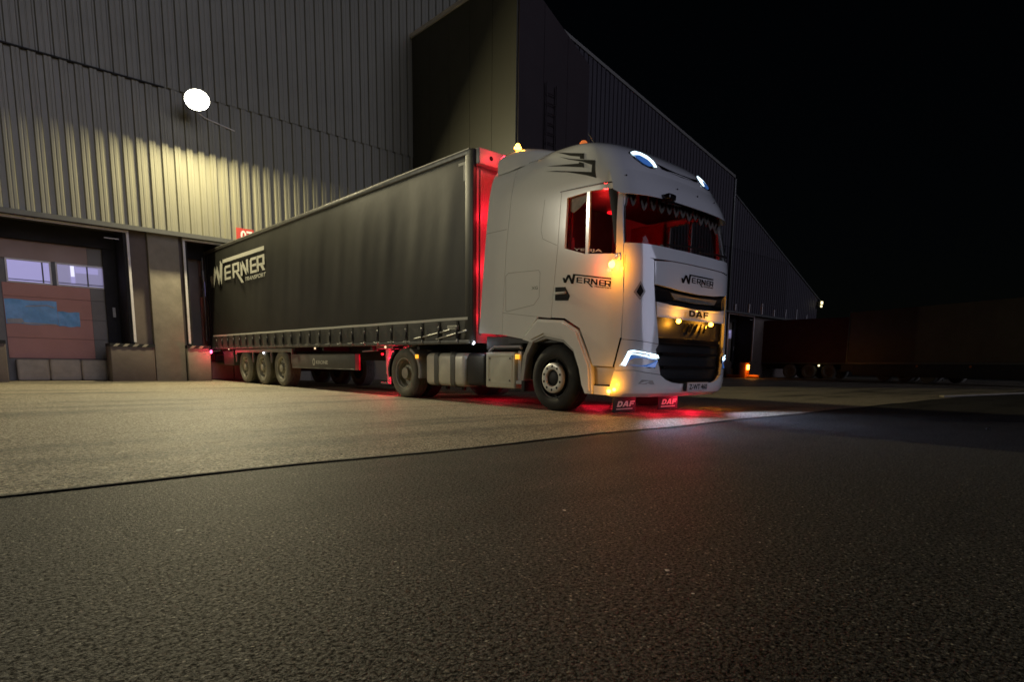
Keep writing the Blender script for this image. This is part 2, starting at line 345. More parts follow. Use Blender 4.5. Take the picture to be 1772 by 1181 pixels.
def ztop(x): return 14.75-.18*(x-15.6) if x <= 29.2 else 11.35-.372*(x-29.3)
ZB, ZJ, XL, XR = 4.28, 8.22, -20.0, 43.5
wh = thing("warehouse", "grey ribbed steel warehouse with sloping roofline and loading docks behind the truck", "warehouse", (12,0,0))
wall = MB(); wall.prism([(XL,ZB),(XR,ZB),(XR,ztop(XR)-.02),(29.31,ztop(29.31)-.02),(29.19,ztop(29.19)-.02),(XL,ztop(XL)-.02)], 'y', -1.085, 26)
part("wall", wall, 'flash', wh)
HW = 1.75; DOCKS = [-5.25, -.33, 26.9, 31.8]
segs = []; x = XL
for c in DOCKS+[XR+HW]:
    segs.append((x, c-HW)); x = c+HW
for a, b in segs:
    mb = MB(); mb.box(a, b, -.75, .8, 0, ZB-.003); part("dock_wall", mb, 'brownwall', wh)
mb = MB(); mb.box(XL, XR, .8, 1.1, 0, ZB-.003); part("rear_wall", mb, 'brownwall', wh)
for a, b in ((-3.02,-2.22),(-8.0,-7.12),(28.75,29.75),(24.2,25.0)):
    mb = MB(); mb.box(a, b, -.915, -.745, 0, ZB-.004, .015); part("pillar", mb, 'wallcon', wh)
# ribbed sheets, each one its own piece
PITCH, DEP = .315, .058
def prof(tr_):
    o = []
    for k in range(3):
        u = k*PITCH
        c0 = u+tr_+.025; c1 = u+PITCH-.025; cm = (c0+c1)/2; o += [(u,0),(u+tr_,0),(c0,DEP),(cm-.018,DEP),(cm-.009,DEP-.008),(cm+.009,DEP-.008),(cm+.018,DEP),(c1,DEP)]
    return o+[(3*PITCH,0)]
PR = prof(.115); PU = prof(.035); SW = 3*PITCH
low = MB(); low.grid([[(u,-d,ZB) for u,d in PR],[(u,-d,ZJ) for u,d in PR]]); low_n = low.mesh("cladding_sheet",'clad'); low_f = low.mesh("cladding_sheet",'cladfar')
nsh = int((XR-XL)/SW)
for i in range(nsh):
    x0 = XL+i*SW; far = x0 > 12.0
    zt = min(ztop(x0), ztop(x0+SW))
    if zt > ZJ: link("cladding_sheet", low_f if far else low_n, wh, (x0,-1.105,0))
    mb = MB(); zb = ZJ-.05 if zt > ZJ else ZB; yo = -.022 if zt > ZJ else 0
    if max(ztop(x0), ztop(x0+SW)) > zb+.1:
        mb.grid([[(u,-d+yo,zb) for u,d in PU],[(u,-d+yo,max(zb+.05, ztop(x0+u))) for u,d in PU]])
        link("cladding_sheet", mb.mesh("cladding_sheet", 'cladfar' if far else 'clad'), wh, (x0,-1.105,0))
mb = MB(); mb.box(XL, XR, -1.205, -1.10, ZB-.10, ZB+.02); part("base_flashing", mb, 'flash', wh)
mb = MB(); mb.box(XL, -2.4, -1.205, -1.10, ZJ-.085, ZJ-.052); part("joint_flashing", mb, 'rubber', wh)
def ang_strip(mb, xa, xb, y0, y1, dz0, dz1):
    mb.prism([(xa,ztop(xa)+dz0),(xb,ztop(xb)+dz0),(xb,ztop(xb)+dz1),(xa,ztop(xa)+dz1)], 'y', y0, y1)
mb = MB(); ang_strip(mb, XL, 29.19, -1.24, -.9, -.02, .13); part("roof_edge", mb, 'galv', wh)
mb = MB(); ang_strip(mb, 29.31, XR, -1.24, -.9, -.02, .08); part("roof_edge", mb, 'flash', wh)
mb = MB(); mb.tube([(29.25,-1.25,4.3),(29.25,-1.25,12.2),(29.25,-1.05,12.35)], .06, 10); part("downpipe", mb, 'rail', wh)
for k in range(7):
    x = 30.2+k*1.85; mb = MB(); mb.box(x, x+.07, -1.26, -1.15, 4.32, 4.75+.15*(k%3)); part("cladding_bracket", mb, 'trim', wh)
# loading docks
def dock(c, full):
    fr = MB(); y0, y1 = -.93, -.86
    for sx in (-1, 1): fr.box(c+sx*HW-.03, c+sx*HW+.03, y0, y1, 1.12, 4.13)
    fr.box(c-HW-.03, c+HW+.03, y0, y1, 4.132, 4.19)
    sh = MB()
    for sx in (-1, 1):
        sh.box(c+sx*HW, c+sx*(HW-.10), -.86, .6, 0.0, 4.275)
        sh.box(c+sx*(HW-.10), c+sx*(HW-.42), .36, .42, .6, 4.1)
    sh.box(c-HW+.10, c+HW-.10, -.86, -.78, 4.13, 4.275); sh.box(c-HW+.10, c+HW-.10, .30, .36, 3.80, 4.275)
    s = part("dock_shelter", sh, 'shelter', wh); part("white_trim", fr, 'trim', s)
    for sx in ((1,-1) if full else ()):
        t = MB(); t.box(c+sx*(HW-.20), c+sx*(HW-.27), .350, .3585, 1.86, 2.14); part("guide_mark", t, 'pale', s)
    if full:
        t = MB(); t.box(c+HW-.55, c+HW-.2, -.866, -.8605+.0, 3.92, 3.945); part("guide_mark", t, 'pale', s)
    # door of stacked sections
    d = MB(); d.box(c-1.5, c+1.5, .56, .64, .0, 4.2); dr = part("dock_door", d, 'doorgrey', wh)
    zz = [.62,1.18,1.74,2.30,2.66,3.30,3.80]
    for i in range(len(zz)-1):
        if i == 4: continue
        s_ = MB(); s_.box(c-.98, c+.98, .50, .56, zz[i]+.005, zz[i+1]-.005); part("door_section", s_, 'doortop' if i == 5 else 'door', dr)
        s_ = MB(); s_.box(c+.986, c+1.36, .503, .56, zz[i]+.005, zz[i+1]-.005); part("door_edge_section", s_, 'doorgrey', dr)
    for j, (a, b) in enumerate(((-.87,.12),(.22,1.37))):
        f = MB(); f.prism([(c+a,2.66),(c+b,2.66),(c+b,3.30),(c+a,3.30)], 'y', .485, .555, [[(c+a+.04,2.70),(c+a+.04,3.26),(c+b-.04,3.26),(c+b-.04,2.70)]])
        w = part("window", f, 'trim', dr)
        p = MB(); p.box(c+a+.04, c+b-.04, .53, .54, 2.70, 3.26); part("pane", p, 'litwin' if j == 0 else 'litwin2', w)
        p = MB(); xm = c+a+(.78 if j == 0 else .72); p.box(xm, xm+.035, .515, .529, 2.705, 3.255); p.box(c+a+.045, c+b-.045, .517, .528, 2.74, 2.762); part("glazing_bar", p, 'flash', w)
        if j == 1 and full:
            p = MB(); p.box(c+a+.34, c+a+.44, .521, .529, 2.74, 3.24); p.box(c+a+.46, c+a+1.0, .521, .529, 3.06, 3.22); part("light_tube", p, 'litwhite' if False else 'litwin', w)
            p = MB(); p.box(c+a+.345, c+a+.43, .512, .519, 2.95, 3.24); part("light_tube", p, 'litwhite', w)
    f = MB(); f.box(c+.125, c+.215, .50, .555, 2.665, 3.295); part("mullion", f, 'flash', dr)
    # leveller lip and bumper blocks
    for k in range(3):
        l_ = MB(); l_.box(c-.87+k*.725, c-.87+(k+1)*.725-.008, .16+.008*(k%2), .5, 0, .60+.012*(k%2), .06); part("leveller_face", l_, 'leveller', wh)
    for a, b in (((c+1.12, c+2.2) if full else (c-1.86, c-1.20), (c-2.2, c-1.12)) if full else ((c-1.86, c-1.22),(c+1.5,c+1.95))):
        bl = MB(); bl.box(a, b, -.97 if full else -1.02, -.30, 0, .99, .02); blk = part("bumper_block", bl, 'brownwall' if full else 'wallcon', wh)
        st = MB(); yb = -.985 if full else -1.035; st.box(a-.005, b+.005, yb, -.30, .985, 1.07); part("hazard_edge", st, 'rubber', blk)
        k = a+.06
        while k < b-.16:
            s2 = MB(); s2.prism([(k,.99),(k+.10,.99),(k+.18,1.065),(k+.08,1.065)], 'y', yb-.005, yb+.01); part("hazard_stripe", s2, 'yellow', blk); k += .235
for i, c in enumerate(DOCKS): dock(c, i != 1)
# blue torn film on the door beside the pillar
bf = thing("blue_film", "torn blue plastic film stuck on the brown dock door under its windows", "film", (-5.4,.49,1.5))
b = MB()
for (a0,a1,z0,z1) in ((-6.22,-5.08,1.55,2.21),(-5.075,-4.57,1.53,1.94)):
    g = []
    for j in range(9):
        row = []
        for i in range(15):
            u, v = i/14, j/8; row.append((a0+(a1-a0)*u, .490-.010*random.random()-.008*math.sin(7*u+5*v), z0+(z1-z0)*v+.012*math.sin(9*u)*(1 if j in (0,8) else 0)))
        g.append(row)
    b.grid(g)
part("sheet", b, 'bluef', bf)
b = MB()
b.prism([(-6.20,1.57),(-5.90,1.57),(-5.84,1.62),(-5.88,1.70),(-6.05,1.69),(-6.2,1.68)], 'y', .462, .468); b.prism([(-5.8,2.02),(-5.3,2.08),(-5.14,2.02),(-5.14,2.05),(-5.3,2.105),(-5.75,2.05)], 'y', .462, .468)
b.prism([(-5.86,1.56),(-5.12,1.56),(-5.12,1.585),(-5.86,1.60)], 'y', .462, .468)
part("torn_edge", b, 'pale', bf)
# red number sign on the ribs above the trailer
sg = thing("dock_number_sign", "red dock number sign with white numerals on the ribbed wall above the trailer roof", "sign", (-.45,-1.2,4.45))
b = MB(); b.box(-.66, -.14, -1.19, -1.172, 4.20, 4.68); part("board", b, 'signred', sg)
b = MB(); put_text(b, "07", lambda u, v: (-.54+u*.36, -1.1935, 4.30+v*.32), .03); part("numerals", b, 'signwhite', sg)
# wall floodlights
def flood(x, label, power, tilt, lc=(1.0,.88,.53)):
    y, z = -2.12, 7.72; t = thing("wall_floodlight", label, "wall lamp", (x,y,z), "floodlights along the warehouse wall")
    n = Vector((0,-math.sin(math.radians(tilt)),-math.cos(math.radians(tilt)))); up = Vector((0,-n.z,n.y)); c = Vector((x,y,z))
    def drum(r0, r1, d0, d1):
        m_ = MB(); K = 28; rg = [[c+Vector((r*math.cos(2*math.pi*k/K),0,0))+up*r*.9*math.sin(2*math.pi*k/K)+n*d for k in range(K)] for r, d in ((r0,d0),(r1,d1))]
        return m_.add(rg[0]+rg[1], [(k,(k+1)%K,K+(k+1)%K,K+k) for k in range(K)]+[tuple(range(K)), tuple(range(K,2*K))])
    part("housing", drum(.20,.325,-.20,-.012), 'lamph', t); gl = part("glass", drum(.31,.31,-.010,.004), 'flood', t)
    m_ = MB(); m_.tube([(x,-1.16,z+.18),(x,-1.9,z+.20),(x,-2.08,z+.12)], .025, 8); m_.box(x-.08,x+.08,-1.175,-1.15,z+.05,z+.3); part("arm", m_, 'lamph', t)
    m_ = MB(); m_.tube([(x+.3,-1.168,z+.0),(x+.48,-1.168,z-.09),(x+1.28,-1.168,z-.24)], .016, 6); part("cable", m_, 'trim', t)
    light("flood_light", 'AREA', c+n*.03, power, lc, t, size=.6, rot=n)
    return t
flood(-1.83, "bright floodlight on a short arm on the ribbed wall left of the truck", 1450, 46)
flood(-17.6, "floodlight on the ribbed wall beyond the brown dock door, left of the photo's frame", 1150, 64, (1.0,.93,.72))
# stair tower
tw = thing("stair_tower", "dark flat-panelled stair tower standing out from the ribbed wall behind the cab", "tower", (7.3,-4,0))
X0, X1, Y0, Y1 = 5.80, 9.0, -6.80, -1.16
b = MB(); b.prism([(X0,0),(X1,0),(X1,10.6),(X0,12.25)], 'y', Y0, Y1); part("core", b, 'flash', tw)
for i in range(5):
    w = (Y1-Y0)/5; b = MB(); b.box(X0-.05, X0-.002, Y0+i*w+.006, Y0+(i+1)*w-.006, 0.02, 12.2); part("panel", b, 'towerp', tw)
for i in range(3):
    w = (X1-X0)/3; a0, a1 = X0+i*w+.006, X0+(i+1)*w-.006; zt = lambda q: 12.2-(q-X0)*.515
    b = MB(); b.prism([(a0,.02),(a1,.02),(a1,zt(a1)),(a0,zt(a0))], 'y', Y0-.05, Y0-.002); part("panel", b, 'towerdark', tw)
b = MB(); b.box(X0-.12, X0+.05, Y0-.06, Y1-.02, 12.2, 12.33); part("coping", b, 'trim', tw)
ld = MB()
for sx in (-.22,.22): ld.tube([(7.15+sx,Y0-.14,2.5),(7.15+sx,Y0-.14,9.4)], .022, 6)
for k in range(23): ld.tube([(6.93,Y0-.14,2.7+k*.29),(7.37,Y0-.14,2.7+k*.29)], .014, 6)
part("ladder", ld, 'towerdark', tw)
# far lamp
fl = thing("far_wall_lamp", "tiny lit lamp at the far low end of the warehouse roof", "wall lamp", (43.3,-1.4,5.7))
b = MB(); b.box(43.15,43.45,-1.5,-1.2,5.45,5.95,.03); part("housing", b, 'lamph', fl)
b = MB(); b.box(43.1,43.4,-1.56,-1.505,5.72,5.92); b.box(43.1,43.3,-1.56,-1.505,5.48,5.62); part("lens", b, 'fardot', fl)
# ================================================================== WHEELS
def wheel(parent, xf, y, R, style, w=.30, s=1, tyrem='tyre'):
    """xf = plane of the outer face, s=+1: axle runs towards +x"""
    c = (xf, y, R)
    P = [(.03,.283),(.006,.30),(-.004,.34),(-.006,.38),(.004,.425),(.022,R-.03),(.045,R-.004)]
    t = .06
    while t < w-.07: P += [(t,R),(t+.030,R),(t+.033,R-.014),(t+.043,R-.014),(t+.046,R)]; t += .052
    P += [(w-.045,R-.004),(w-.02,R-.04),(w,.40),(w-.02,.283)]
    tb = MB(); tb.lathe([(s*a,b) for a,b in P], c, 'x', 44); ty = part("tyre", tb, tyrem, parent, 50)
    rb = MB()
    if style == 'front':
        prof = [(.03,.290),(.010,.287),(.012,.276),(.05,.268),(.10,.258),(.095,.245),(.045,.228),(.03,.224),(.03,.05),(.03,.0)]
    elif style == 'drive':
        prof = [(.03,.290),(.008,.287),(.010,.270),(.06,.262),(.07,.25),(.10,.246),(.165,.24),(.17,.20),(.165,.16),(.10,.15),(.09,.12),(.03,.105),(.02,.0)]
    else:
        prof = [(.03,.290),(.008,.287),(.010,.270),(.05,.262),(.075,.245),(.070,.21),(.05,.17),(.048,.10),(.0,.092),(-.01,.07),(-.012,.0)]
    rb.lathe([(s*a,b) for a,b in prof], c, 'x', 40); rm = part("rim", rb, 'rimd' if style in ('drive','trailer') else 'rim', parent, 40)
    if style == 'front':
        h = MB(); h.lathe([(s*a,b) for a,b in [(.02,.215),(-.018,.212),(-.030,.200),(-.033,.168),(-.030,.128),(-.018,.118),(.03,.116)]], c, 'x', 40); hr = part("hub_ring", h, 'hubring', parent, 40)
        for k in range(10):
            a = 2*math.pi*(k+.5)/10; n_ = MB(); n_.lathe([(s*-.0345,.0),(s*-.0345,.0185),(s*-.025,.0185)], (c[0], y+.166*math.cos(a), R+.166*math.sin(a)), 'x', 10); part("lug_hole", n_, 'rubber', hr)
        h = MB(); h.lathe([(s*a,b) for a,b in [(.02,.114),(.0,.085),(-.012,.06),(-.015,.0)]], c, 'x', 24); part("hub_cap", h, 'chassis', parent)
        for k in range(8):
            a = 2*math.pi*k/8; n_ = MB(); n_.lathe([(s*.062,.0),(s*.058,.020),(s*.08,.021)], (c[0], y+.247*math.cos(a), R+.247*math.sin(a)), 'x', 10); part("hand_hole", n_, 'rubber', rm)
    else:
        rr, rd, tt = (.125,.012,.085) if style == 'drive' else (.232,.021,.060)
        for k in range(10):
            a = 2*math.pi*k/10; n_ = MB(); n_.lathe([(s*tt,.0),(s*tt,rd),(s*(tt+.03),rd)], (c[0], y+rr*math.cos(a), R+rr*math.sin(a)), 'x', 10)
            part("hand_hole" if style != 'drive' else "lug_nut", n_, 'rubber' if style != 'drive' else 'rimd', rm)
        if style == 'trailer':
            for k in range(10):
                a = 2*math.pi*(k+.5)/10; n_ = MB(); n_.lathe([(s*.02,.0),(s*.022,.014),(s*.055,.015)], (c[0], y+.135*math.cos(a), R+.135*math.sin(a)), 'x', 8); part("lug_nut", n_, 'galv', rm)
    return ty

# ================================================================== SEMI-TRAILER
TX = 1.275
tr = thing("curtain_trailer", "long dark grey curtain-sided semi-trailer lettered WERNER, backed into the dock", "trailer", (0,-7,0))
def curtain(sx):
    g = []
    for j in range(14):
        z = 1.34+(3.90-1.34)*j/13; row = []
        for i in range(150):
            y = -.16-(13.40-.16)*i/149; v = math.sin(math.pi*j/13)
            bump = .007*math.sin(y*2*math.pi/2.7)*v+.0028*math.sin(y*6.3+z*.6)*v+.0022*math.sin(y*1.9-z*3)*v+.0015*math.sin(y*13+z*2.2)*v*v
            row.append((sx*(TX+bump), y, z))
        g.append(row)
    mb = MB(); mb.grid(g); return part("curtain", mb, 'curtain', tr, 60)
near = curtain(-1); curtain(1)
V = MB(); g = []
for j in range(6):
    z = 1.055+.315*j/5
    g.append([(-(TX+.006+.010*math.sin(y*11.5)*(1-j/5)+.006*math.sin(y*23+2)*(1-j/5)), y, z) for y in [-.2-13.2*i/220 for i in range(221)]])
V.grid(g); val = part("valance", V, 'valance', near, 60)
b = MB(); b.grid([[(-(TX+.016), -.50-12.98*i/60, z+.002*math.sin(i*.8)) for i in range(61)] for z in (1.372,1.415)]); part("reflective_strip", b, 'reflect', near)
b = MB(); werner(b, lambda u, v: (-(TX+.018), -.55-u*4.45, 2.795+v*1.54)); part("logo", b, 'decalw', near, None)
b = MB(); b.box(-(TX+.016),-(TX+.018),-13.24,-13.5+.09,3.775,3.815); b.box(-(TX+.016),-(TX+.018),-13.412,-13.372,3.53,3.773); part("corner_mark", b, 'reflect', near)
b = MB(); b.box(-(TX+.022),-(TX+.019),-12.93,-13.24,1.225,1.295); part("sticker", b, 'decalw', near)
b = MB(); put_text(b, "Trailer", lambda u, v: (-(TX+.0235), -12.96-u*.25, 1.24+v*.035), .01); part("sticker_print", b, 'rail', near, None)
# straps
sm = MB(); sm.box(-.030,-.020,-.022,.022,.0,.30); sm_me = sm.mesh("strap",'rubber')
bk = MB(); bk.box(-.048,-.030,-.030,.030,.06,.16,.006); bk.box(-.055,-.046,-.012,.012,.02,.20,.003); bk_me = bk.mesh("buckle",'rubber',30)
hk = MB(); hk.tube([(-.030,0,.0),(-.042,0,-.035),(-.02,0,-.055)], .012, 6); hk.box(-.05,-.028,-.02,.02,.16,.22,.004); hk_me = hk.mesh("hook",'galv',30)
for i in range(25):
    y = -.85-i*.515
    s_ = link("strap", sm_me, tr, (-(TX-.004), y, 1.06)); q = link("buckle", bk_me, s_); h = link("hook", hk_me, s_)
for y0, z0, y1, z1 in ((-11.9,1.09,-13.0,1.22),(-12.6,1.075,-13.45,1.20)):
    b = MB(); b.tube([(-(TX+.02),y0,z0),(-(TX+.03),(y0+y1)/2,(z0+z1)/2-.008),(-(TX+.02),y1,z1)], .013, 6); part("loose_hem", b, 'reflect', near)
b = MB(); b.box(-TX-.012, -TX+.10, -.1, -13.52, .985, 1.05, .008); b.box(TX+.012, TX-.10, -.1, -13.52, .985, 1.05, .008); part("side_rail", b, 'rail', tr)
b = MB(); b.box(-TX-.010, TX+.010, -.05, -13.52, 3.905, 4.0, .02); part("roof", b, 'rail', tr)
b = MB(); b.box(-TX-.016, -TX-.011, -.05, -13.5, 3.985, 3.999); part("roof_trim", b, 'galv', tr)
b = MB(); b.box(-TX+.02, TX-.02, -.05, -13.5, 1.0, 1.12); part("floor", b, 'chassis', tr)
b = MB(); b.box(-1.20, 1.20, -13.52, -13.56, 1.0, 3.9); part("bulkhead", b, 'bulk', tr)
for k in range(7):
    b = MB(); b.box(-1.12+k*.355,-1.07+k*.355,-13.562,-13.585,1.15,3.7,.004); part("bulkhead_rib", b, 'bulk', tr)
for sx in (-1,1):
    b = MB(); b.box(sx*1.20, sx*(TX+.008), -13.40, -13.60, .985, 3.98, .012); part("corner_post", b, 'curtain', tr)
b = MB(); b.box(-1.24, 1.24, -13.565, -13.70, 3.74, 3.985, .02); hd = part("header", b, 'bulk', tr, label="red lit header box over the bulkhead")
b = MB(); b.lathe([(0,.0),(0,.035),(.004,.035)], (-1.0,-13.705,3.86), 'y', 16); part("emblem", b, 'decal', hd)
for sx in (-1,1):
    b = MB(); b.box(sx*(TX+.008), sx*1.15, -.10, .06, 1.0, 3.99, .012); part("rear_post", b, 'rail', tr)
b = MB(); b.box(-(TX+.012), -(TX-.03), -.165, -.31, 1.05, 3.9, .008); part("rear_edge", b, 'rubber', near)
b = MB(); b.tube([(-1.31,.09,1.25),(-1.31,.09,3.85)], .022, 8); b.tube([(-1.31,.09,2.9),(-1.37,.13,2.86),(-1.31,.09,2.8)], .014, 6); b.box(-1.34,-1.28,.04,.14,3.1,3.45,.008); b.tube([(-1.31,.03,2.3),(-1.33,.02,1.8),(-1.31,.05,1.3)], .012, 6)
part("door_rod", b, 'galv', tr)
b = MB(); b.box(-1.2,1.2,.05,.09,1.05,3.95); part("rear_door", b, 'rail', tr)
# running gear
b = MB()
for sx in (-1,1): b.box(sx*.42, sx*.56, -1.2, -13.3, .70, 1.0)
for y in (-2,-3.7,-5.0,-6.4,-8,-10.2,-11.9): b.box(-1.2,1.2,y-.04,y+.04,.90,.995)
part("chassis_beam", b, 'chassis', tr)
AX = (-3.04,-4.35,-5.66)
for y in AX:
    ax = MB(); ax.tube([(-.95,y,.47),(.95,y,.47)], .075, 10); part("axle", ax, 'chassis', tr)
    for s in (1,-1):
        wt = MB(); wt.lathe([(s*.31,.27),(s*.31,.0)], (-1.24*s,y,.47), 'x', 24); w_ = part("wheel", wt, 'chassis', tr)
        wheel(w_, -1.24*s, y, .47, 'trailer', .34, s, 'tyred')
b = MB(); b.box(-1.245,-1.20,-2.30,-6.36,.875,.965,.008); gr = part("guard_rail", b, 'galv', tr)
for y in (-2.34,-3.69,-5.0,-6.33):
    b = MB(); b.box(-1.24,-1.20,y-.025,y+.025,.60,.874); part("guard_post", b, 'galv', gr)
b = MB(); b.box(-1.20,-.8,-1.1,-2.0,.50,.94,.02); part("tool_box", b, 'skirt', tr)
b = MB(); b.box(-1.255,-1.225,-6.37,-9.60,.50,.80,.006); sk = part("side_guard", b, 'skirt', tr)
for z in (.487,.80):
    b = MB(); b.box(-1.262,-1.22,-6.37,-9.60,z,z+.020,.004); part("guard_edge", b, 'rail', sk)
b = MB(); b.box(-1.262,-1.225,-9.62,-9.78,.485,.82,.004); part("reflector", b, 'redp', sk)
b = MB(); rr = [(math.cos(2*math.pi*k/20),math.sin(2*math.pi*k/20)) for k in range(20)]
put_poly(b, [[(-7.62-.065*x, .645+.085*z) for x,z in rr],[(-7.62-.035*x, .645+.05*z) for x,z in rr]], lambda y,z: (-1.2575,y,z), 1)
put_text(b, "KRONE", lambda u,v: (-1.2575, -7.74-u*.60, .595+v*.085), .03); part("maker_mark", b, 'decalw', sk, None)
for sx in (-1,1):
    b = MB(); b.box(sx*.93,sx*1.07,-10.53,-10.67,.42,.99,.008); b.box(sx*.95,sx*1.05,-10.55,-10.65,.27,.44); b.box(sx*.86,sx*1.14,-10.45,-10.75,.235,.265); b.box(sx*.80,sx*1.15,-10.3,-10.95,.93,.985); b.box(sx*.965,sx*1.035,-10.67,-10.80,.5,.9)
    part("landing_leg", b, 'bulk', tr)
b = MB(); b.tube([(-1.05,-10.72,.78),(-1.0,-11.05,.9),(-.95,-11.3,.95)], .03, 8); b.tube([(-1.15,-9.75,.88),(-1.12,-10.3,.90)], .015, 6); part("leg_brace", b, 'bulk', tr)
for y,z,m_ in ((-1.8,.985,'warmlamp'),(-4.55,.86,'whitelamp'),(-7.72,.955,'warmlamp'),(-10.85,.955,'warmlamp')):
    b = MB(); b.ball((-1.262,y,z),.015,.034,.024,10,6); part("marker_lamp", b, m_, tr)
b = MB(); b.ball((-1.25,-13.58,1.0),.025,.03,.03,10,6); part("marker_lamp", b, 'whitelamp', tr)
light("marker_light", 'POINT', (-1.30,-13.63,.985), 1.0, (.8,.85,1.0), tr, .03)
b = MB(); b.box(-1.2,1.2,-.35,-.25,.62,.80,.01); part("rear_bar", b, 'chassis', tr)
b = MB(); b.box(-1.28,-1.10,-.30,-.18,.84,.98,.01); b.tube([(-1.20,-1.12,.95),(-1.40,-1.14,.92),(-1.56,-1.16,.90)], .016, 6); b.box(-1.24,-1.16,-1.05,-1.2,.90,.985,.01); part("lamp_bracket", b, 'rubber', tr)
b = MB(); b.ball((-1.58,-1.17,.89),.03,.045,.05,10,6); b.ball((-1.30,-.26,.91),.03,.05,.05,10,6); part("tail_lamp", b, 'taillamp', tr)
light("tail_light", 'POINT', (-1.62,-1.30,.86), 7, (1.0,.03,.07), tr, .04)

# ================================================================== TRACTOR UNIT
CAB=[
(.26,1.21,-16.78,.52),(.31,1.235,-16.87,.56),(.40,1.248,-16.91,.58),(.60,1.25,-16.93,.60),(1.0,1.25,-16.93,.60),(1.5,1.25,-16.91,.60),
(2.0,1.25,-16.90,.60),(2.15,1.25,-16.88,.58),(2.45,1.248,-16.82,.56),(2.75,1.243,-16.74,.54),(2.95,1.24,-16.68,.53),
(3.10,1.235,-16.61,.52),(3.25,1.222,-16.53,.52),(3.40,1.195,-16.41,.52),(3.52,1.145,-16.24,.52),(3.62,1.05,-15.98,.5),
(3.69,.92,-15.58,.45),(3.74,.72,-15.1,.35),(3.77,.42,-14.75,.2)]
def cab_at(z):
    T=CAB
    if z<=T[0][0]: return T[0][1:]
    for i in range(len(T)-1):
        a,b=T[i],T[i+1]
        if z<=b[0]:
            t=(z-a[0])/(b[0]-a[0])
            p=T[i-1] if i>0 else a; q=T[i+2] if i+2<len(T) else b
            out=[]
            for k in (1,2,3):
                d=b[0]-a[0]; s=(b[k]-a[k])/d
                s0=(a[k]-p[k])/(a[0]-p[0]) if i>0 else s
                s1=(q[k]-b[k])/(q[0]-b[0]) if i+2<len(T) else s
                ma=0 if s*s0<=0 else 2*s*s0/(s+s0); mb=0 if s*s1<=0 else 2*s*s1/(s+s1)
                h=t*t*t-2*t*t+t; g=t*t*t-t*t; e=-2*t*t*t+3*t*t
                out.append(a[k]+e*(b[k]-a[k])+d*(h*ma+g*mb))
            return tuple(out)
    return T[-1][1:]
NEXP=3.0
def front_y(x,z):
    W,yf,b=cab_at(z); r=min(1.0,abs(x)/W)
    return yf+b-b*(1-r**NEXP)**(1/NEXP)
def side_x(y,z):
    W,yf,b=cab_at(z); r=(yf+b-y)/b
    if r<=0: return W
    return W*(1-min(1.0,r)**NEXP)**(1/NEXP)
def plan_pt(a,z,off=0.0):
    # a in [0,pi/2]: 0 = side (x=-W), pi/2 = front centre; near side has x<0
    W,yf,b=cab_at(z); c,s=math.cos(a),math.sin(a)
    x=-(W+off)*abs(c)**(2/NEXP)*(1 if c>=0 else -1); y=yf+b-(b+off)*s**(2/NEXP)
    return x,y

tk = thing("tractor_unit", "white high-roof tractor unit with amber and red lights, coupled to the dark trailer", "truck", (0,-15.4,0))
def loft(d, zlo, zhi, yr):
    """closed solid of the cab outline, shrunk by d"""
    mb = MB(); nz = 72; rings = []
    for i in range(nz+1):
        t = i/nz; z = zlo+(zhi-zlo)*(t if t < .75 else .75+.25*math.sin((t-.75)/.25*math.pi/2))
        W, yf, bb = cab_at(min(3.77, z+d*.6)); W -= d; ring = []
        W = max(.05, W); yf += d; bb = max(.05, bb)
        ys = [yr(z)+(yf+bb-yr(z))*k/14 for k in range(14)]
        near_ = [(-W, y, z) for y in ys]; nose = []
        for k in range(49):
            a = math.pi*k/48; c, s = math.cos(a), math.sin(a); nose.append((-W*abs(c)**(2/NEXP)*(1 if c >= 0 else -1), yf+bb-bb*max(0,s)**(2/NEXP), z))
        rings.append(near_+nose+[(W, y, z) for y in reversed(ys)])
    n = len(rings[0]); vs = [q for R in rings for q in R]; fs = []
    for i in range(nz):
        for k in range(n): fs.append((i*n+k, i*n+(k+1)%n, (i+1)*n+(k+1)%n, (i+1)*n+k))
    fs += [tuple(reversed(range(n))), tuple(range(nz*n, nz*n+n))]
    return mb.add(vs, fs)
YR = lambda z: -13.73-.27*max(0,(z-1.17))/2.57
outer = loft(0, .262, 3.765, YR); inner = loft(.035, .30, 3.70, lambda z: YR(z)-.035)
shell_me = boolean(outer.mesh("shell"), [inner], 'DIFFERENCE')
def piece(name, inter, diff, parent, m='white', label=None):
    me = shell_me.copy()
    if inter: me = boolean(me, inter, 'INTERSECT')
    if diff: me = boolean(me, diff, 'DIFFERENCE')
    me.materials.clear(); me.materials.append(M[m]); set_smooth(me, 28); o = link(name, me, parent)
    if label: o["label"] = label
    return o
def PX(poly, a, b): return MB().prism(poly, 'x', a, b)
def PY(poly, a, b): return MB().prism(poly, 'y', a, b)
def mir(poly): return [(-a, b) for a, b in poly]
G = .007
DOOR = [(-15.44,2.27),(-15.34,1.345),(-15.36,1.325),(-15.60,1.305),(-15.885,1.160),(-16.03,.885),(-16.135,.66),(-16.48,.65),(-16.565,1.02),(-16.575,1.44),(-16.545,2.21),(-16.46,2.945),(-15.48,2.99)]
WIN = [(-15.565,2.24),(-15.94,2.125),(-16.455,2.07),(-16.425,2.875),(-16.0,2.91),(-15.585,2.895)]
WING = [(-14.285,.5),(-14.285,1.2),(-14.36,2.4),(-14.51,3.58),(-14.50,3.9),(-13.4,3.9),(-13.4,.5)]
ARCH = [(-14.55,.2),(-14.66,.98),(-14.745,1.045),(-15.055,1.345),(-15.60,1.305),(-15.885,1.160),(-16.03,.885),(-16.135,.67),(-16.16,.2)]
LOW = [(-13.4,.2),(-13.4,1.17),(-14.28,1.11),(-14.80,1.03),(-14.8,.2)]
FRONT_T = 2.06
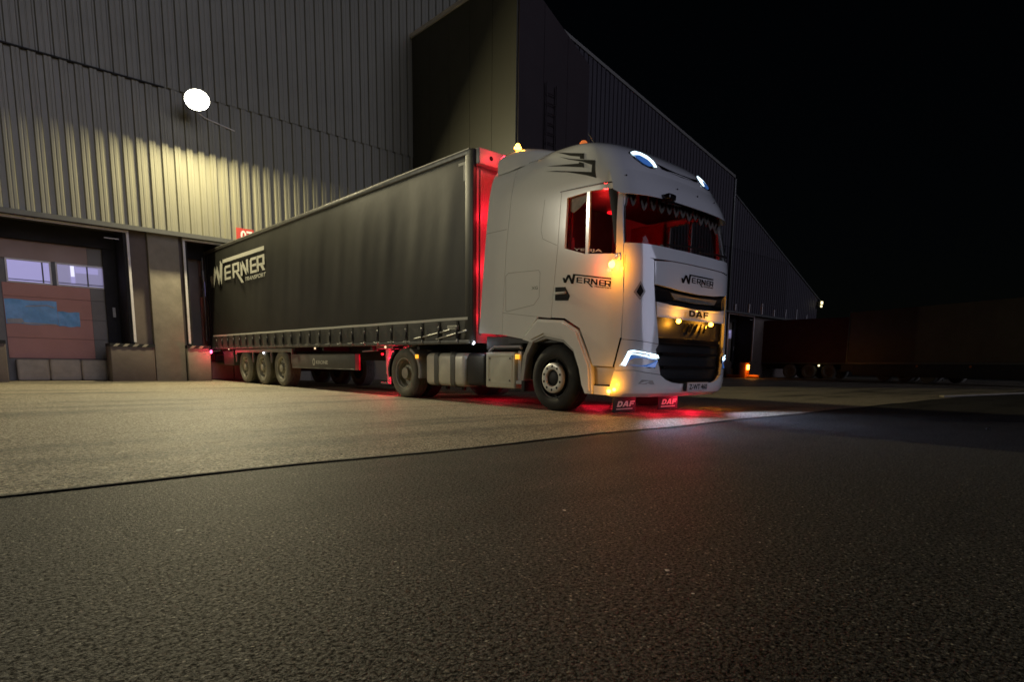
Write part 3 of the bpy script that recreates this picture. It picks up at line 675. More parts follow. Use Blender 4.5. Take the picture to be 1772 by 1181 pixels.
FP = [(-.905,1.985),(-.62,2.0),(.62,2.0),(.905,1.985),(.895,1.70),(.40,1.65),(0,1.638),(-.40,1.65),(-.895,1.70)]
CP = [(-1.3,FRONT_T),(-1.1,FRONT_T),(-.915,2.0),(-.905,1.7),(-.82,.95),(-1.3,1.015)]
HP = [(-1.3,1.008),(-.82,.943),(-.86,.88),(-.765,.56),(-1.0,.587),(-1.12,.612),(-1.3,.602)]
BP = [(-1.3,.596),(-1.12,.606),(-1.0,.58),(-.765,.553),(-.66,.49),(-.52,.452),(-.36,.437)]; BP = BP+[(-a,b_) for a,b_ in reversed(BP)]+[(1.3,.2),(-1.3,.2)]
WSH = [(-1.35,2.20),(-.56,2.165),(.56,2.165),(1.35,2.20),(1.35,2.93),(-1.35,2.93)]
big_front = [(-1.4,.2),(1.4,.2),(1.4,FRONT_T+.008),(.9,2.012),(-.9,2.012),(-1.4,FRONT_T+.008)]
body = piece("cab_body", None, [PX(offset_poly(DOOR,G), -2, 2), PX(offset_poly(WING,G), -2, 2), PX(ARCH, -2, 2), PX(LOW, -2, 2),
             PX([(-17.3,.1),(-16.0,.1),(-16.0,.66),(-16.49,.66),(-16.572,1.02),(-16.582,1.44),(-16.56,2.4),(-17.3,2.4)], -1.19, -2) if False else PY(big_front, -17.4, -16.572),
             PX([(-17.4,.2),(-16.0,.2),(-16.0,.66),(-16.48,.66),(-16.57,1.02),(-16.60,1.1),(-17.4,1.1)], -2, 2), PY(WSH, -17.4, -16.50)], tk)
for sx in (-1,1):
    d = piece("door", [PX(DOOR, sx*2, sx*.9)], [PX(WIN, -2, 2)], tk)
    gl = MB()
    pts = [WIN]
    put_poly(gl, [WIN], lambda y,z: (sx*(1.228-.11*(z-2.05)), y, z), 9); part("window", gl, 'glassc', d, None)
    b = MB(); b.box(sx*1.205, sx*1.238, -15.935, -15.985, 2.12, 2.91); part("window_bar", b, 'white', d)
    b = MB(); b.prism(offset_poly([(-15.41,1.555),(-15.66,1.54),(-15.69,1.60),(-15.60,1.725),(-15.41,1.735)], 0), 'x', sx*1.24, sx*1.2535); hd_ = part("handle_recess", b, 'gloss', d)
    b = MB(); b.box(sx*1.252, sx*1.272, -15.42, -15.62, 1.63, 1.665, .006); part("handle", b, 'trimgrey', hd_)
    piece("side_fairing", [PX(WING, sx*2, sx*1.02)], [PX(LOW, -2, 2)], tk)
    piece("corner_panel", [PY(CP if sx < 0 else mir(CP), -17.4, -16.578)], None, tk)
    piece("headlamp_panel", [PY(HP if sx < 0 else mir(HP), -17.4, -16.50)], [PX([(-16.6,1.1),(-16.575,1.02),(-16.49,.66),(-16.3,.66),(-16.3,1.1)], -2, 2)], tk)
piece("front_panel", [PY(FP, -17.4, -16.6)], None, tk)
piece("bumper", [PY(BP, -17.4, -16.35)], [PX([(-16.0,.72),(-16.52,.72),(-16.495,.62),(-16.385,.22),(-16.0,.22)], -2, 2)], tk)
# wipe seam lines on the fairing and locker hatch
def seam(pts, w, parent, sx=-1, m='black', off=.0015):
    b = MB(); g0, g1 = [], []
    dense = []
    for i in range(len(pts)-1):
        for t in range(8): dense.append(Vector(pts[i]).lerp(Vector(pts[i+1]), t/8))
    dense.append(Vector(pts[-1]))
    for i, p_ in enumerate(dense):
        d = (dense[min(i+1,len(dense)-1)]-dense[max(i-1,0)]).normalized(); n_ = Vector((-d.y,d.x))*w/2
        for L, q in ((g0,p_+n_),(g1,p_-n_)): L.append((sx*(side_x(q.x,q.y)+off), q.x, q.y))
    b.grid([g0,g1]); return part("panel_joint", b, m, parent)
for sx in (-1,1):
    seam([(-14.37,1.47),(-14.36,1.98),(-14.42,2.02),(-15.07,2.0),(-15.10,1.96),(-15.09,1.62),(-14.98,1.52),(-14.40,1.455),(-14.37,1.47)], .009, body, sx, 'trimgrey')
    seam([(-13.9,2.66),(-14.37,2.66)], .009, body, sx, 'trimgrey')
    seam([(-14.30,1.44),(-14.95,1.36),(-15.33,1.32)], .007, body, sx, 'trimgrey')
    seam([(-15.42,2.30),(-15.14,2.42),(-15.10,2.55),(-15.16,2.95)], .008, body, sx, 'trimgrey')
    seam([(-15.45,2.995),(-15.9,2.985),(-16.45,2.955)], .010, body, sx, 'gloss')
for sx in (-1,1): seam([(-16.478,.645),(-16.50,.72),(-16.57,1.02)], .022, body, sx, 'gloss', .001)
b = MB(); b.box(-1.16,1.16,-13.80,-14.66,.88,1.10,.02); part("red_light_block", b, 'chassis', tk)  # black panel added to block the red light under the fairing
b = MB(); b.box(-1.05,1.05,-14.35,-14.31,1.0,3.6); part("cab_back", b, 'white', tk)
b = MB(); b.box(-1.19,1.19,-14.36,-16.45,.98,1.06); part("cab_floor", b, 'black', tk)
# wheel arch trims and liners
AO = [(-14.76,1.03),(-15.07,1.315),(-15.59,1.275),(-15.86,1.135),(-16.0,.87),(-16.105,.66),(-16.13,.40),(-16.14,.285)]
AI = [(-16.02,.285),(-15.955,.40),(-15.905,.61),(-15.79,.87),(-15.60,1.01),(-15.22,1.075),(-14.99,1.0),(-14.97,.985)]
LI = [(-15.99,.285),(-15.925,.40),(-15.865,.62),(-15.75,.85),(-15.58,.955),(-15.24,1.01),(-15.04,.93),(-14.84,.72),(-14.775,.42),(-14.70,.42),(-14.76,.75),(-14.93,1.0)]
for sx in (-1,1):
    b = MB(); b.prism(AO+AI, 'x', sx*1.15, sx*1.262); b.prism(offset_poly(AO+AI,-.035), 'x', sx*1.25, sx*1.285); part("arch_trim", b, 'white', tk, 40)
    b = MB(); b.prism([(p_[0]-.05,p_[1]+.05) for p_ in AO[:6]][::1]+AO[5::-1], 'x', sx*1.08, sx*1.10) if False else b.box(sx*1.05,sx*1.12,-14.70,-16.16,.95,1.36); part("arch_backing", b, 'rubber', tk)
    b = MB(); b.prism([(p_[0]+.01,p_[1]+.01) for p_ in AI[::-1]][::-1]+LI[::-1][:0]+[(-14.99,.98),(-15.24,1.035),(-15.58,.975),(-15.77,.85),(-15.88,.62),(-15.94,.40),(-16.0,.285)], 'x', sx*1.10, sx*1.245); part("arch_lip", b, 'trimgrey', tk, 40)
    b = MB(); b.prism([(-14.98,1.0),(-14.84,.80),(-14.775,.42),(-14.715,.42),(-14.76,.78),(-14.90,1.02)], 'x', sx*.90, sx*1.245); part("rear_mudguard", b, 'trimgrey', tk, 40)
    b = MB(); b.box(sx*1.0, sx*1.22, -14.70, -14.78, .26, .42, .01); part("mud_flap", b, 'rubber', tk)
    lp = [(-14.86,.45),(-14.90,.78),(-15.06,.96),(-15.3,1.03),(-15.58,1.0),(-15.82,.88),(-15.92,.6),(-15.97,.3)]
    b = MB(); b.grid([[(x_,y_,z_) for y_,z_ in lp] for x_ in (sx*.78, sx*1.16)]); part("arch_liner", b, 'rubber', tk)
    b = MB(); b.box(sx*.80,sx*1.19,-16.10,-16.47,.405,.655,.01); st = part("step", b, 'step', tk)
    b = MB(); b.box(sx*.9,sx*1.205,-16.09,-16.47,.40,.415); part("tread", b, 'black', st)
    b = MB(); b.prism([(-16.03,.285),(-16.42,.275),(-16.47,.39),(-16.08,.398)], 'x', sx*1.0, sx*1.235); part("sill", b, 'white', tk)
# nose surface helpers
def FY(x, z, off=0.0): return front_y(max(-1.23,min(1.23,x)), z)-off
def nose(name, loops, off, m, parent, seg=.05, smooth=35):
    b = MB(); put_poly(b, loops, lambda x,z: (x, FY(x,z,off), z), seg); return part(name, b, m, parent, smooth)
def nose_solid(name, poly, o0, o1, m, parent):
    """polygon on the nose with real thickness"""
    L2 = []
    for i in range(len(poly)):
        a, c = Vector(poly[i]), Vector(poly[(i+1)%len(poly)]); k = max(1, int((c-a).length/.05)); L2 += [tuple(a.lerp(c,t/k)) for t in range(k)]
    tris = tessellate_polygon([[Vector((q[0],q[1],0)) for q in L2]]); n = len(L2)
    b = MB(); b.add([(x,FY(x,z,o0),z) for x,z in L2]+[(x,FY(x,z,o1),z) for x,z in L2], [tuple(t) for t in tris]+[tuple(i+n for i in t) for t in tris]+[(i,(i+1)%n,n+(i+1)%n,n+i) for i in range(n)])
    return part(name, b, m, parent, 35)
# grille
GRL = [(-.90,1.70),(-.55,1.665),(0,1.645),(.55,1.665),(.90,1.70),(.86,1.3),(.81,.93),(.84,.88),(.75,.56),(.62,.475),(.36,.445),(-.36,.445),(-.62,.475),(-.75,.56),(-.84,.88),(-.81,.93),(-.86,1.3)]
g_ = MB(); rows = []
for j in range(26):
    z = .40+1.32*j/25; hw = .78 if z < .6 else .92; rows.append([(hw*(i/30*2-1), FY(hw*(i/30*2-1), z, -.10), z) for i in range(31)])
g_.grid(rows); gr = part("grille", g_, 'black', tk, 60)
GP = [(-.85,1.485),(-.54,1.452),(0,1.435),(.54,1.452),(.85,1.485),(.835,1.295),(.40,1.285),(0,1.28),(-.40,1.285),(-.835,1.295)]
gp = nose_solid("badge_panel", GP, -.06, -.012, 'white', gr)
b = MB(); daf(b, lambda u,v: (-.20+u*.50, FY(-.20+u*.50, 1.335+v*.085, -.008), 1.335+v*.085)); part("badge", b, 'decal', gp, None)
cb = nose_solid("chrome_bar", [(-.58,1.615),(0,1.592),(.58,1.615),(.50,1.535),(0,1.518),(-.50,1.535)], -.085, -.03, 'galv', gr)
for sx in (-1,1):
    nose_solid("upper_vent", [(sx*.88,1.67),(sx*.60,1.64),(sx*.53,1.52),(sx*.86,1.50)], -.09, -.035, 'gloss', gr)
    b = MB(); b.ball((sx*.41,FY(.41,1.262,-.03),1.262),.038,.03,.030,12,8); part("grille_lamp", b, 'ambglass', gr)
    light("grille_light", 'POINT', (sx*.41,FY(.41,1.262,.045),1.245), 4.5, (1.0,.40,.03), gr, .03)
for z, hw, o, m_ in ((1.02,.79,-.045,'gloss'),(.975,.78,-.030,'gloss'),(.83,.70,-.040,'gloss'),(.655,.66,-.040,'gloss'),(.48,.5,-.045,'gloss')):
    b = MB(); g2 = []
    xs = [hw*(i/30*2-1) for i in range(31)]
    for dz, oo in ((-.022,o-.02),(-.018,o),(.016,o),(.024,o-.03)): g2.append([(x,FY(x,z,oo),z+dz) for x in xs])
    b.grid(g2); part("grille_slat", b, m_, gr)
for x in (-.24,-.12,0,.12,.24):
    nose_solid("grille_fin", [(x-.012,1.13),(x+.012,1.13),(x+.10,1.25),(x+.075,1.25)], -.07, -.045, 'gloss', gr)
# headlamps
for sx in (-1,1):
    f = lambda L: [(sx*abs(a),c) for a,c in L]
    h = nose_solid("headlamp", f([(-1.226,.66),(-1.18,.865),(-1.13,.87),(-.82,.815),(-.805,.74),(-.86,.635),(-1.14,.655)]), -.02, .006, 'gloss', tk)
    nose("lens", [f([(-1.195,.672),(-1.163,.80),(-.92,.755),(-.825,.735),(-.865,.648),(-1.14,.672)])], .0085, 'bluelens', h)
    nose("light_bar", [f([(-1.222,.675),(-1.182,.855),(-1.14,.862),(-.83,.808),(-.812,.768),(-.91,.768),(-1.135,.818),(-1.162,.812),(-1.196,.668)])], .0115, 'drl', h, .03)
    light("headlamp_light", 'SPOT', (sx*1.02,-16.90,.76), 95, (.48,.64,1.0), h, .06, rot=(sx*.0,-1,-.62), spot=110, blend=.8)
    nose_solid("fog_recess", f([(-1.07,.435),(-1.03,.49),(-.88,.48),(-.845,.43)]), -.02, .004, 'trimgrey', tk)
    # roof lamps
    rl = nose_solid("roof_lamp", f([(-.925,3.375),(-.83,3.432),(-.69,3.44),(-.60,3.40),(-.54,3.33),(-.535,3.255),(-.58,3.215),(-.70,3.19),(-.82,3.22),(-.90,3.29)]), -.03, .010, 'gloss', tk)
    nose("lens", [f([(-.87,3.35),(-.76,3.375),(-.67,3.32),(-.62,3.24),(-.72,3.215),(-.80,3.24),(-.86,3.295)])], .0125, 'bluelens', rl)
    nose("light_bar", [f([(-.895,3.385),(-.80,3.425),(-.69,3.428),(-.605,3.39),(-.56,3.325),(-.56,3.235),(-.615,3.228),(-.64,3.30),(-.70,3.355),(-.78,3.372),(-.885,3.35)])], .015, 'drl', rl, .03)
    # corner lamp low on the bumper
    x_, y_ = -1.235*sx*-1, -16.43
    b = MB(); b.ball((sx*1.247,-16.42,.33),.02,.030,.024,12,8); b.ball((sx*1.238,-16.50,.355),.02,.026,.022,12,8); part("corner_lamp", b, 'ambglass', tk)
    light("corner_light", 'POINT', (sx*1.36,-16.52,.40), 3.6, (1.0,.36,.012), tk, .03)
nose("roof_slot", [[(-.50,3.305),(-.28,3.275),(0,3.268),(.28,3.275),(.50,3.305),(.44,3.245),(0,3.222),(-.44,3.235)]], .004, 'gloss', body)
# roof scoop
sc = MB(); g2 = []
for j in range(13):
    v = j/12; y = -16.50+.95*v; row = []
    for i in range(25):
        u = i/24*2-1; x = u*(.66-.14*v); zc = 3.30+.36*math.sin(min(1,v*1.25)*math.pi/2)
        e = (1-abs(u)**5)*min(1, v*5)
        base = 3.26+.34*min(1,v*1.25)
        row.append((x, y+.10*abs(u)**2.2, base+(zc-base+.035)*e))
    g2.append(row)
sc.grid(g2); part("roof_scoop", sc, 'white', tk, 60)
# sun visor
def visor_edge(a):   # lower edge height along the visor
    q = abs(a-math.pi/2)/(math.pi/2); return 2.775+.03*q*q+.19*max(0,(q-.72)/.28)**1.6
rows_o, rows_i = [], []; A0, A1 = .235, math.pi-.235
for j in range(9):
    v = j/8; ro, ri = [], []
    for i in range(61):
        a = A0+(A1-A0)*i/60; z = visor_edge(a)+(3.125-visor_edge(a))*v; off = .050*(1-v)+.008
        s_ = 1 if a <= math.pi/2 else -1; aa = a if a <= math.pi/2 else math.pi-a
        x, y = plan_pt(aa, z, off); ro.append((x*s_, y, z)); x, y = plan_pt(aa, z, off-.018); ri.append((x*s_, y, z))
    rows_o.append(ro); rows_i.append(ri)
vb = MB(); vb.grid(rows_o); vb.grid(rows_i); vb.grid([rows_o[0], rows_i[0]]); vb.grid([rows_o[-1], rows_i[-1]]); vb.grid([[r[0] for r in rows_o],[r[0] for r in rows_i]]); vb.grid([[r[-1] for r in rows_o],[r[-1] for r in rows_i]])
vis = part("sun_visor", vb, 'white', tk, 40)
for x,z in ((-1.13,3.03),(-.32,2.98),(.17,2.98),(.66,2.99)):
    b = MB(); b.ball((x, FY(x,z,.03+.012), z), .011,.008,.011, 8, 5); part("rivet", b, 'black', vis)
b = MB(); b.box(-.72,-.56,-16.86,-16.70,2.76,2.835,.02); b.box(-.70,-.3,-16.78,-16.70,2.75,2.79,.012); part("camera_pod", b, 'gloss', tk)
# windscreen
wg = MB(); rows = []
for j in range(11):
    z = 2.15+.86*j/10; r_ = []
    for i in range(61):
        a = .16+(math.pi-.32)*i/60; s_ = 1 if a <= math.pi/2 else -1; aa = a if a <= math.pi/2 else math.pi-a
        x, y = plan_pt(aa, z, -.018); r_.append((x*s_, y, z))
    rows.append(r_)
wg.grid(rows); ws = part("windscreen", wg, 'glassc', tk, 60)
for sx in (-1,1):
    b = MB(); b.grid([[ (plan_pt(a_,z_,-.010)[0]*(1 if sx<0 else -1), plan_pt(a_,z_,-.010)[1], z_) for a_ in (.10,.16,.22,.28)] for z_ in (2.2,2.4,2.6,2.8,2.98)]); part("pillar_trim", b, 'black', tk)
b = MB(); b.tube([(-.75,FY(-.75,2.19,.02),2.195),(-.3,FY(-.3,2.25,.025),2.235),(.1,FY(.1,2.26,.025),2.24)], .012, 6); b.tube([(.0,FY(0,2.19,.02),2.195),(.4,FY(.4,2.25,.025),2.225),(.85,FY(.85,2.25,.025),2.24)], .012, 6); part("wiper", b, 'black', ws)
# decals
b = MB(); werner(b, lambda u,v: (-(side_x(-15.55-u*.85, 1.777+v*.28-u*.145)+.0035), -15.55-u*.85, 1.777+v*.28-u*.145)); part("logo", b, 'decal', body, None)
b = MB(); werner(b, lambda u,v: (-.42+u*.80, FY(-.42+u*.80, 1.745+v*.27, .004), 1.745+v*.27)); part("logo", b, 'decal', body, None)
TRIB = [[(-15.23,3.585),(-15.55,3.49),(-15.82,3.42),(-15.84,3.34),(-15.77,3.36),(-15.76,3.39),(-15.56,3.45)],
 [(-15.34,3.49),(-15.56,3.41),(-15.77,3.35),(-16.04,3.28),(-16.07,3.09),(-16.09,3.05),(-15.91,3.12),(-15.56,3.23),(-15.13,3.33),(-15.36,3.29),(-15.66,3.22),(-16.0,3.14),(-16.0,3.23),(-15.82,3.31),(-15.55,3.40)],
 [(-15.14,3.40),(-15.49,3.345),(-15.76,3.30),(-15.76,3.32),(-15.84,3.29),(-15.86,3.23),(-15.5,3.32)]]
for sx in (-1,1):
    b = MB()
    for L in TRIB: put_poly(b, [L], lambda y,z: (sx*(side_x(y,z)+.006), y, z+.002), .05)
    part("stripe_graphic", b, 'decal', body, None)
b = MB(); put_poly(b, [[(-1.08,1.73),(-1.145,1.59),(-1.08,1.49),(-1.02,1.60)],[(-1.08,1.695),(-1.035,1.60),(-1.08,1.525),(-1.125,1.59)]], lambda x,z: (x,FY(x,z,.004),z), .05); part("diamond_outline", b, 'trimgrey', body, None)
nose("diamond_mark", [[(-1.08,1.69),(-1.12,1.59),(-1.08,1.53),(-1.04,1.60)]], .0035, 'decal', body)
b = MB(); put_text(b, "YELIJA", lambda u,v: (-1.232, -15.72-u*.50, 2.185-u*.075+v*.042), .02); part("window_lettering", b, 'decalw', body, None)
b = MB(); put_text(b, "XG", lambda u,v: (-(1.2535), -14.93-u*.13, 1.735+v*.045), .02); part("hatch_mark", b, 'rail', body, None)
# number plate
b = MB(); b.box(-.20,.34,FY(0,.4,.030),FY(0,.4,.012),.335,.452,.004); pl = part("number_plate", b, 'plate', tk)
b = MB(); put_text(b, "Z-WT 460", lambda u,v: (-.155+u*.46, FY(0,.4,.0315), .355+v*.075), .025); part("plate_number", b, 'decal', pl, None)
b = MB(); b.box(-.265,-.205,FY(-.2,.4,.026),FY(-.2,.4,.008),.335,.452,.003); part("plate_edge", b, 'black', pl)
# mud flaps behind the bumper with lettering
for cx in (-1.0, .02):
    b = MB(); b.box(cx-.24,cx+.24,-16.50,-16.485,.055,.262,.003); f_ = part("front_flap", b, 'rubber', tk)
    b = MB(); daf(b, lambda u,v: (cx-.17+u*.36+v*.03, -16.503, .125+v*.075)); b.box(cx-.18,cx+.17,-16.5035,-16.5015,.090,.102); part("flap_lettering", b, 'decalw', f_, None)
b = MB(); b.box(-1.0,1.0,-16.6,-16.2,.262,.34); part("underrun_bar", b, 'chassis', tk)
# amber repeater on the door corner
b = MB(); b.box(-1.262,-1.225,-16.44,-16.53,1.985,2.06,.01); b.tube([(-1.25,-16.50,2.03),(-1.33,-16.49,1.97)], .02, 8); am = part("repeater_arm", b, 'white', tk)
b = MB(); b.ball((-1.335,-16.47,1.925),.035,.045,.045,12,8); part("repeater_lamp", b, 'ambglass', am)
light("repeater_light", 'POINT', (-1.42,-16.54,1.90), 8, (1.0,.32,.012), am, .04)
light("repeater_glow", 'POINT', (-1.36,-16.28,1.90), 1.8, (1.0,.05,.03), am, .03)
# roof deflector behind the cab roof
df = MB(); g2 = []
prof_d = [(-15.35,3.62),(-15.1,3.70),(-14.8,3.80),(-14.55,3.86),(-14.3,3.885),(-14.12,3.88),(-14.06,3.85)]
for y,zt in prof_d:
    row = []
    zb = 3.50+.10*max(0,min(1,(-14.4-y)/.8))
    hw = 1.17 if y > -14.6 else 1.17-(-14.6-y)*.42
    for i in range(25):
        a = math.pi*i/24; c,s_ = math.cos(a), math.sin(a)
        row.append((-hw*abs(c)**.42*(1 if c >= 0 else -1), y, zb+(zt-zb)*max(0,s_)**.42))
    g2.append(row)
df.grid(g2); df.add(g2[-1], [tuple(range(25))]); dfl = part("roof_deflector", df, 'white', tk, 50)
b = MB(); b.box(-1.12,1.12,-14.08,-15.0,3.40,3.56); part("deflector_base", b, 'black', dfl)
b = MB(); b.lathe([(0,.055),(.02,.055),(.022,.036),(.055,.034),(.072,.02),(.075,.0)], (-1.0,-14.32,3.865), 'z', 16); part("beacon", b, 'ambglass', tk, label="lit amber beacon")
light("beacon_light", 'POINT', (-1.0,-14.32,4.06), 2.4, (1.0,.42,.03), tk, .03)
b = MB(); b.lathe([(0,.075),(.03,.075),(.032,.065),(.10,.06),(.135,.035),(.14,.0)], (-.62,-15.30,3.70), 'z', 18); part("beacon", b, 'beaconoff', tk, label="dull orange beacon")
b = MB(); b.tube([(-.35,-15.4,3.70),(-.42,-15.2,4.02)], [.012,.005], 6); part("aerial", b, 'black', tk)
# chassis
b = MB()
for sx in (-1,1): b.box(sx*.36,sx*.46,-10.55,-16.2,.58,.84)
b.box(-.9,.9,-13.9,-14.3,.55,.98); b.box(-.5,.5,-14.6,-16.4,.35,1.0)
part("frame", b, 'chassis', tk)
b = MB(); b.lathe([(0,.45),(.06,.46),(.10,.40),(.10,.0)], (0,-12.0,.86), 'z', 28); part("fifth_wheel", b, 'chassis', tk)
for y, st_, R in ((-15.4,'front',.475),(-11.45,'drive',.465)):
    ax = MB(); ax.tube([(-.95,y,R),(.95,y,R)], .09, 10); part("axle", ax, 'chassis', tk)
    for s in (1,-1):
        wt = MB(); wt.lathe([(s*.30,.27),(s*.30,.0)], (-1.24*s,y,R), 'x', 24); w_ = part("wheel", wt, 'chassis', tk)
        wheel(w_, -1.24*s, y, R, st_, .30 if st_ == 'front' else .29, s, 'tyre' if st_ == 'front' else 'tyred')
        if st_ == 'drive':
            w2 = MB(); w2.lathe([(s*a,r_) for a,r_ in [(.34,.28),(.33,.40),(.36,R),(.60,R),(.63,.40),(.62,.28)]], (-1.24*s,y,R), 'x', 36); part("inner_tyre", w2, 'tyre', w_)
for sx in (-1,1):   # drive axle mudguards
    oa = [(-11.45+.56*math.cos(math.radians(t)), .50+.47*math.sin(math.radians(t))) for t in range(-15, 196, 10)]
    front_ = [q for q in oa if q[0] < -11.62 and q[1] < .93]; back_ = [q for q in oa if q[0] > -11.25 and q[1] < .9]
    for seg_, m_ in ((front_,'trimgrey'),(back_,'black')):
        b = MB(); b.grid([[(x_,y_,z_) for y_,z_ in seg_] for x_ in (sx*.62, sx*1.235)]); b.grid([[(x_,y_,z_) for y_,z_ in seg_] for x_ in (sx*1.236,)]+[[(sx*1.236, -11.45+(y_+11.45)*.90, .5+(z_-.5)*.90) for y_,z_ in seg_]])
        part("drive_mudguard", b, m_, tk)
b = MB(); b.box(-1.2,-.75,-10.93,-10.96,.20,.75,.01); part("rear_flap", b, 'rubber', tk)
b = MB(); b.tube([(-.95,-10.92,.80),(-.95,-11.1,.94),(-.95,-11.45,1.0),(-.95,-11.9,.93)], .06, 8); part("cross_hoop", b, 'bulk', tk)
# tank, black tank, battery box
def roundbox(y0,y1,z0,z1,x0,x1,r,m_,name,parent=None):
    b = MB(); b.box(x0,x1,y0,y1,z0,z1,r); return part(name, b, m_, parent or tk, 40)
tank = roundbox(-12.14,-13.30,.27,.84,-1.22,-.55,.09,'alu',"fuel_tank")
for y in (-12.50,-12.98):
    b = MB(); b.box(-1.232,-.54,y-.025,y+.025,.255,.855,.085); part("tank_strap", b, 'rail', tank); b = MB(); b.box(-1.0,-.95,y-.03,y+.03,.20,.27); part("tank_bracket", b, 'chassis', tank)
b = MB(); b.lathe([(0,.05),(.03,.05),(.035,.0)], (-1.0,-12.7,.84), 'z', 16); part("filler_cap", b, 'black', tank)
roundbox(-13.312,-13.84,.29,.84,-1.20,-.55,.08,'black',"black_tank")
bx = roundbox(-13.87,-14.57,.29,.85,-1.23,-.6,.03,'boxp',"battery_box")
b = MB(); b.prism([(-13.93,.36),(-14.51,.36),(-14.51,.80),(-13.93,.80)], 'x', -1.238, -1.228, [[(-13.955,.385),(-13.955,.775),(-14.485,.775),(-14.485,.385)]]); part("lid_frame", b, 'boxp', bx)
for y in (-13.98,-14.46):
    for z in (.41,.75):
        b = MB(); b.ball((-1.24,y,z),.008,.016,.016,8,5); part("bolt", b, 'rail', bx)
b = MB(); b.tube([(-1.18,-13.9,.86),(-1.15,-14.0,.93),(-1.15,-14.6,.93),(-1.18,-14.66,.90)], .022, 8); part("hand_rail", b, 'step', tk)
b = MB(); b.box(-1.20,-1.14,-14.60,-14.68,.42,.86,.01); b.box(-1.22,-1.10,-14.58,-14.72,.36,.42,.01); part("box_bracket", b, 'step', tk)
for y,z in ((-11.92,.775),(-14.64,.775)):
    b = MB(); b.box(-1.255,-1.236,y-.045,y+.045,z-.035,z+.035,.008); part("side_marker", b, 'ambdim', tk)
# red lights in the gap and under the chassis
for i,(z,p_) in enumerate(((3.86,7),(3.05,9),(2.2,9),(1.42,10))):
    b = MB(); b.box(*((-.6,-.5) if z > 3.4 else (-1.02,-.94)),*((-14.05,-14.02) if z > 3.4 else (-14.30,-14.27)),z-.10+(.05 if z > 3.4 else 0),z+(.03 if z > 3.4 else .10),.008); lm = part("red_work_lamp", b, 'redled', tk)
    light("red_gap_light", 'POINT', (-1.0 if z > 3.4 else -.98,-13.93 if z > 3.4 else -13.80,z), p_, (1.0,.012,.03), tk, .05)
for (x,y,z),p_ in (((-1.16,-10.83,.74),14),((-1.14,-10.82,.40),8),((-.95,-10.2,.80),5),((-.2,-13.0,.50),9),((.1,-15.1,.30),9),((.45,-16.62,.26),16),((-.45,-16.62,.26),6),((-.5,-9.9,.55),5)):
    b = MB(); b.ball((x,y,z+.03),.03,.03,.02,10,6); part("red_under_lamp", b, 'redled', tk)
    light("red_under_light", 'POINT', (x,y,z-.03), p_, (1.0,.015,.05), tk, .04)
# cab interior
b = MB(); b.box(-1.17,1.17,-16.05,-16.62,1.15,2.02,.08); b.box(-1.1,-.2,-16.2,-16.66,1.9,2.10,.06); b.box(.15,1.05,-15.95,-16.60,1.9,2.14,.06); part("dashboard", b, 'dash', tk)
for cx, m_ in ((-.70,'redfab'),(.70,'redfab')):
    b = MB(); b.box(cx-.26,cx+.26,-15.15,-15.65,1.45,1.62,.06); s_ = part("seat", b, m_, tk)
    b = MB(); b.box(cx-.25,cx+.25,-15.02,-15.18,1.6,2.30,.07); part("seat_back", b, m_, s_); b = MB(); b.box(cx-.15,cx+.15,-15.0,-15.14,2.32,2.55,.05); part("headrest", b, 'seat', s_)
b = MB(); b.tube([(.70+.23*math.cos(t*math.pi/12), -15.80-.09*math.sin(t*math.pi/12), 2.03+.20*math.sin(t*math.pi/12)) for t in range(25)], .018, 8); part("steering_wheel", b, 'black', tk)
b = MB(); b.box(-1.1,1.1,-14.42,-14.9,1.5,1.75,.05); b.box(-1.15,1.15,-14.40,-14.44,1.06,3.3); part("bunk", b, 'seat', tk)
b = MB(); b.box(-1.12,1.12,-15.2,-16.35,2.98,3.02); part("headliner", b, 'dash', tk)
for i in range(14):
    x = -1.02+i*.157; y = FY(x,2.75,-.10)+.0; z0 = 2.66-.03*(i%2)+.03*random.random()
    b = MB(); b.prism([(x-.075,2.92),(x+.075,2.92),(x+.075,z0+.10),(x+.04,z0+.03),(x,z0),(x-.04,z0+.03),(x-.075,z0+.10)], 'y', y, y+.012); pm = part("pelmet", b, 'pelmet', tk)
    b = MB(); b.prism([(x-.072,z0+.085),(x-.04,z0+.022),(x,z0-.012),(x+.04,z0+.022),(x+.072,z0+.085),(x+.05,z0+.12),(x,z0+.04),(x-.05,z0+.12)], 'y', y-.010, y-.002); part("fringe", b, 'tassel', pm)
b = MB(); b.prism([(-15.60,2.90),(-15.60,2.73),(-15.66,2.70),(-15.76,2.74),(-15.90,2.83),(-15.90,2.90)], 'x', -1.19, -1.18); part("side_curtain", b, 'tassel', tk)
for sx in (-1,1):
    b = MB(); b.box(sx*1.14, sx*1.06, -14.9, -15.55, 1.7, 2.95, .03); part("bunk_curtain", b, 'redfab', tk)
for x, s_ in ((-.52,.055),(-.40,.075),(.12,.05)):
    b = MB(); b.ball((x,-16.55,2.10+s_), s_*.7, s_*.6, s_, 10, 6); b.ball((x,-16.55,2.10+s_*2.1), s_*.45, s_*.4, s_*.45, 8, 5); part("dash_toy", b, 'tassel', tk)
b = MB(); b.box(-.05,.05,-15.3,-15.4,2.94,2.972,.006); part("interior_lamp", b, 'redled', tk)
light("cab_light", 'POINT', (-.45,-15.60,2.72), 11, (1.0,.02,.02), tk, .06)

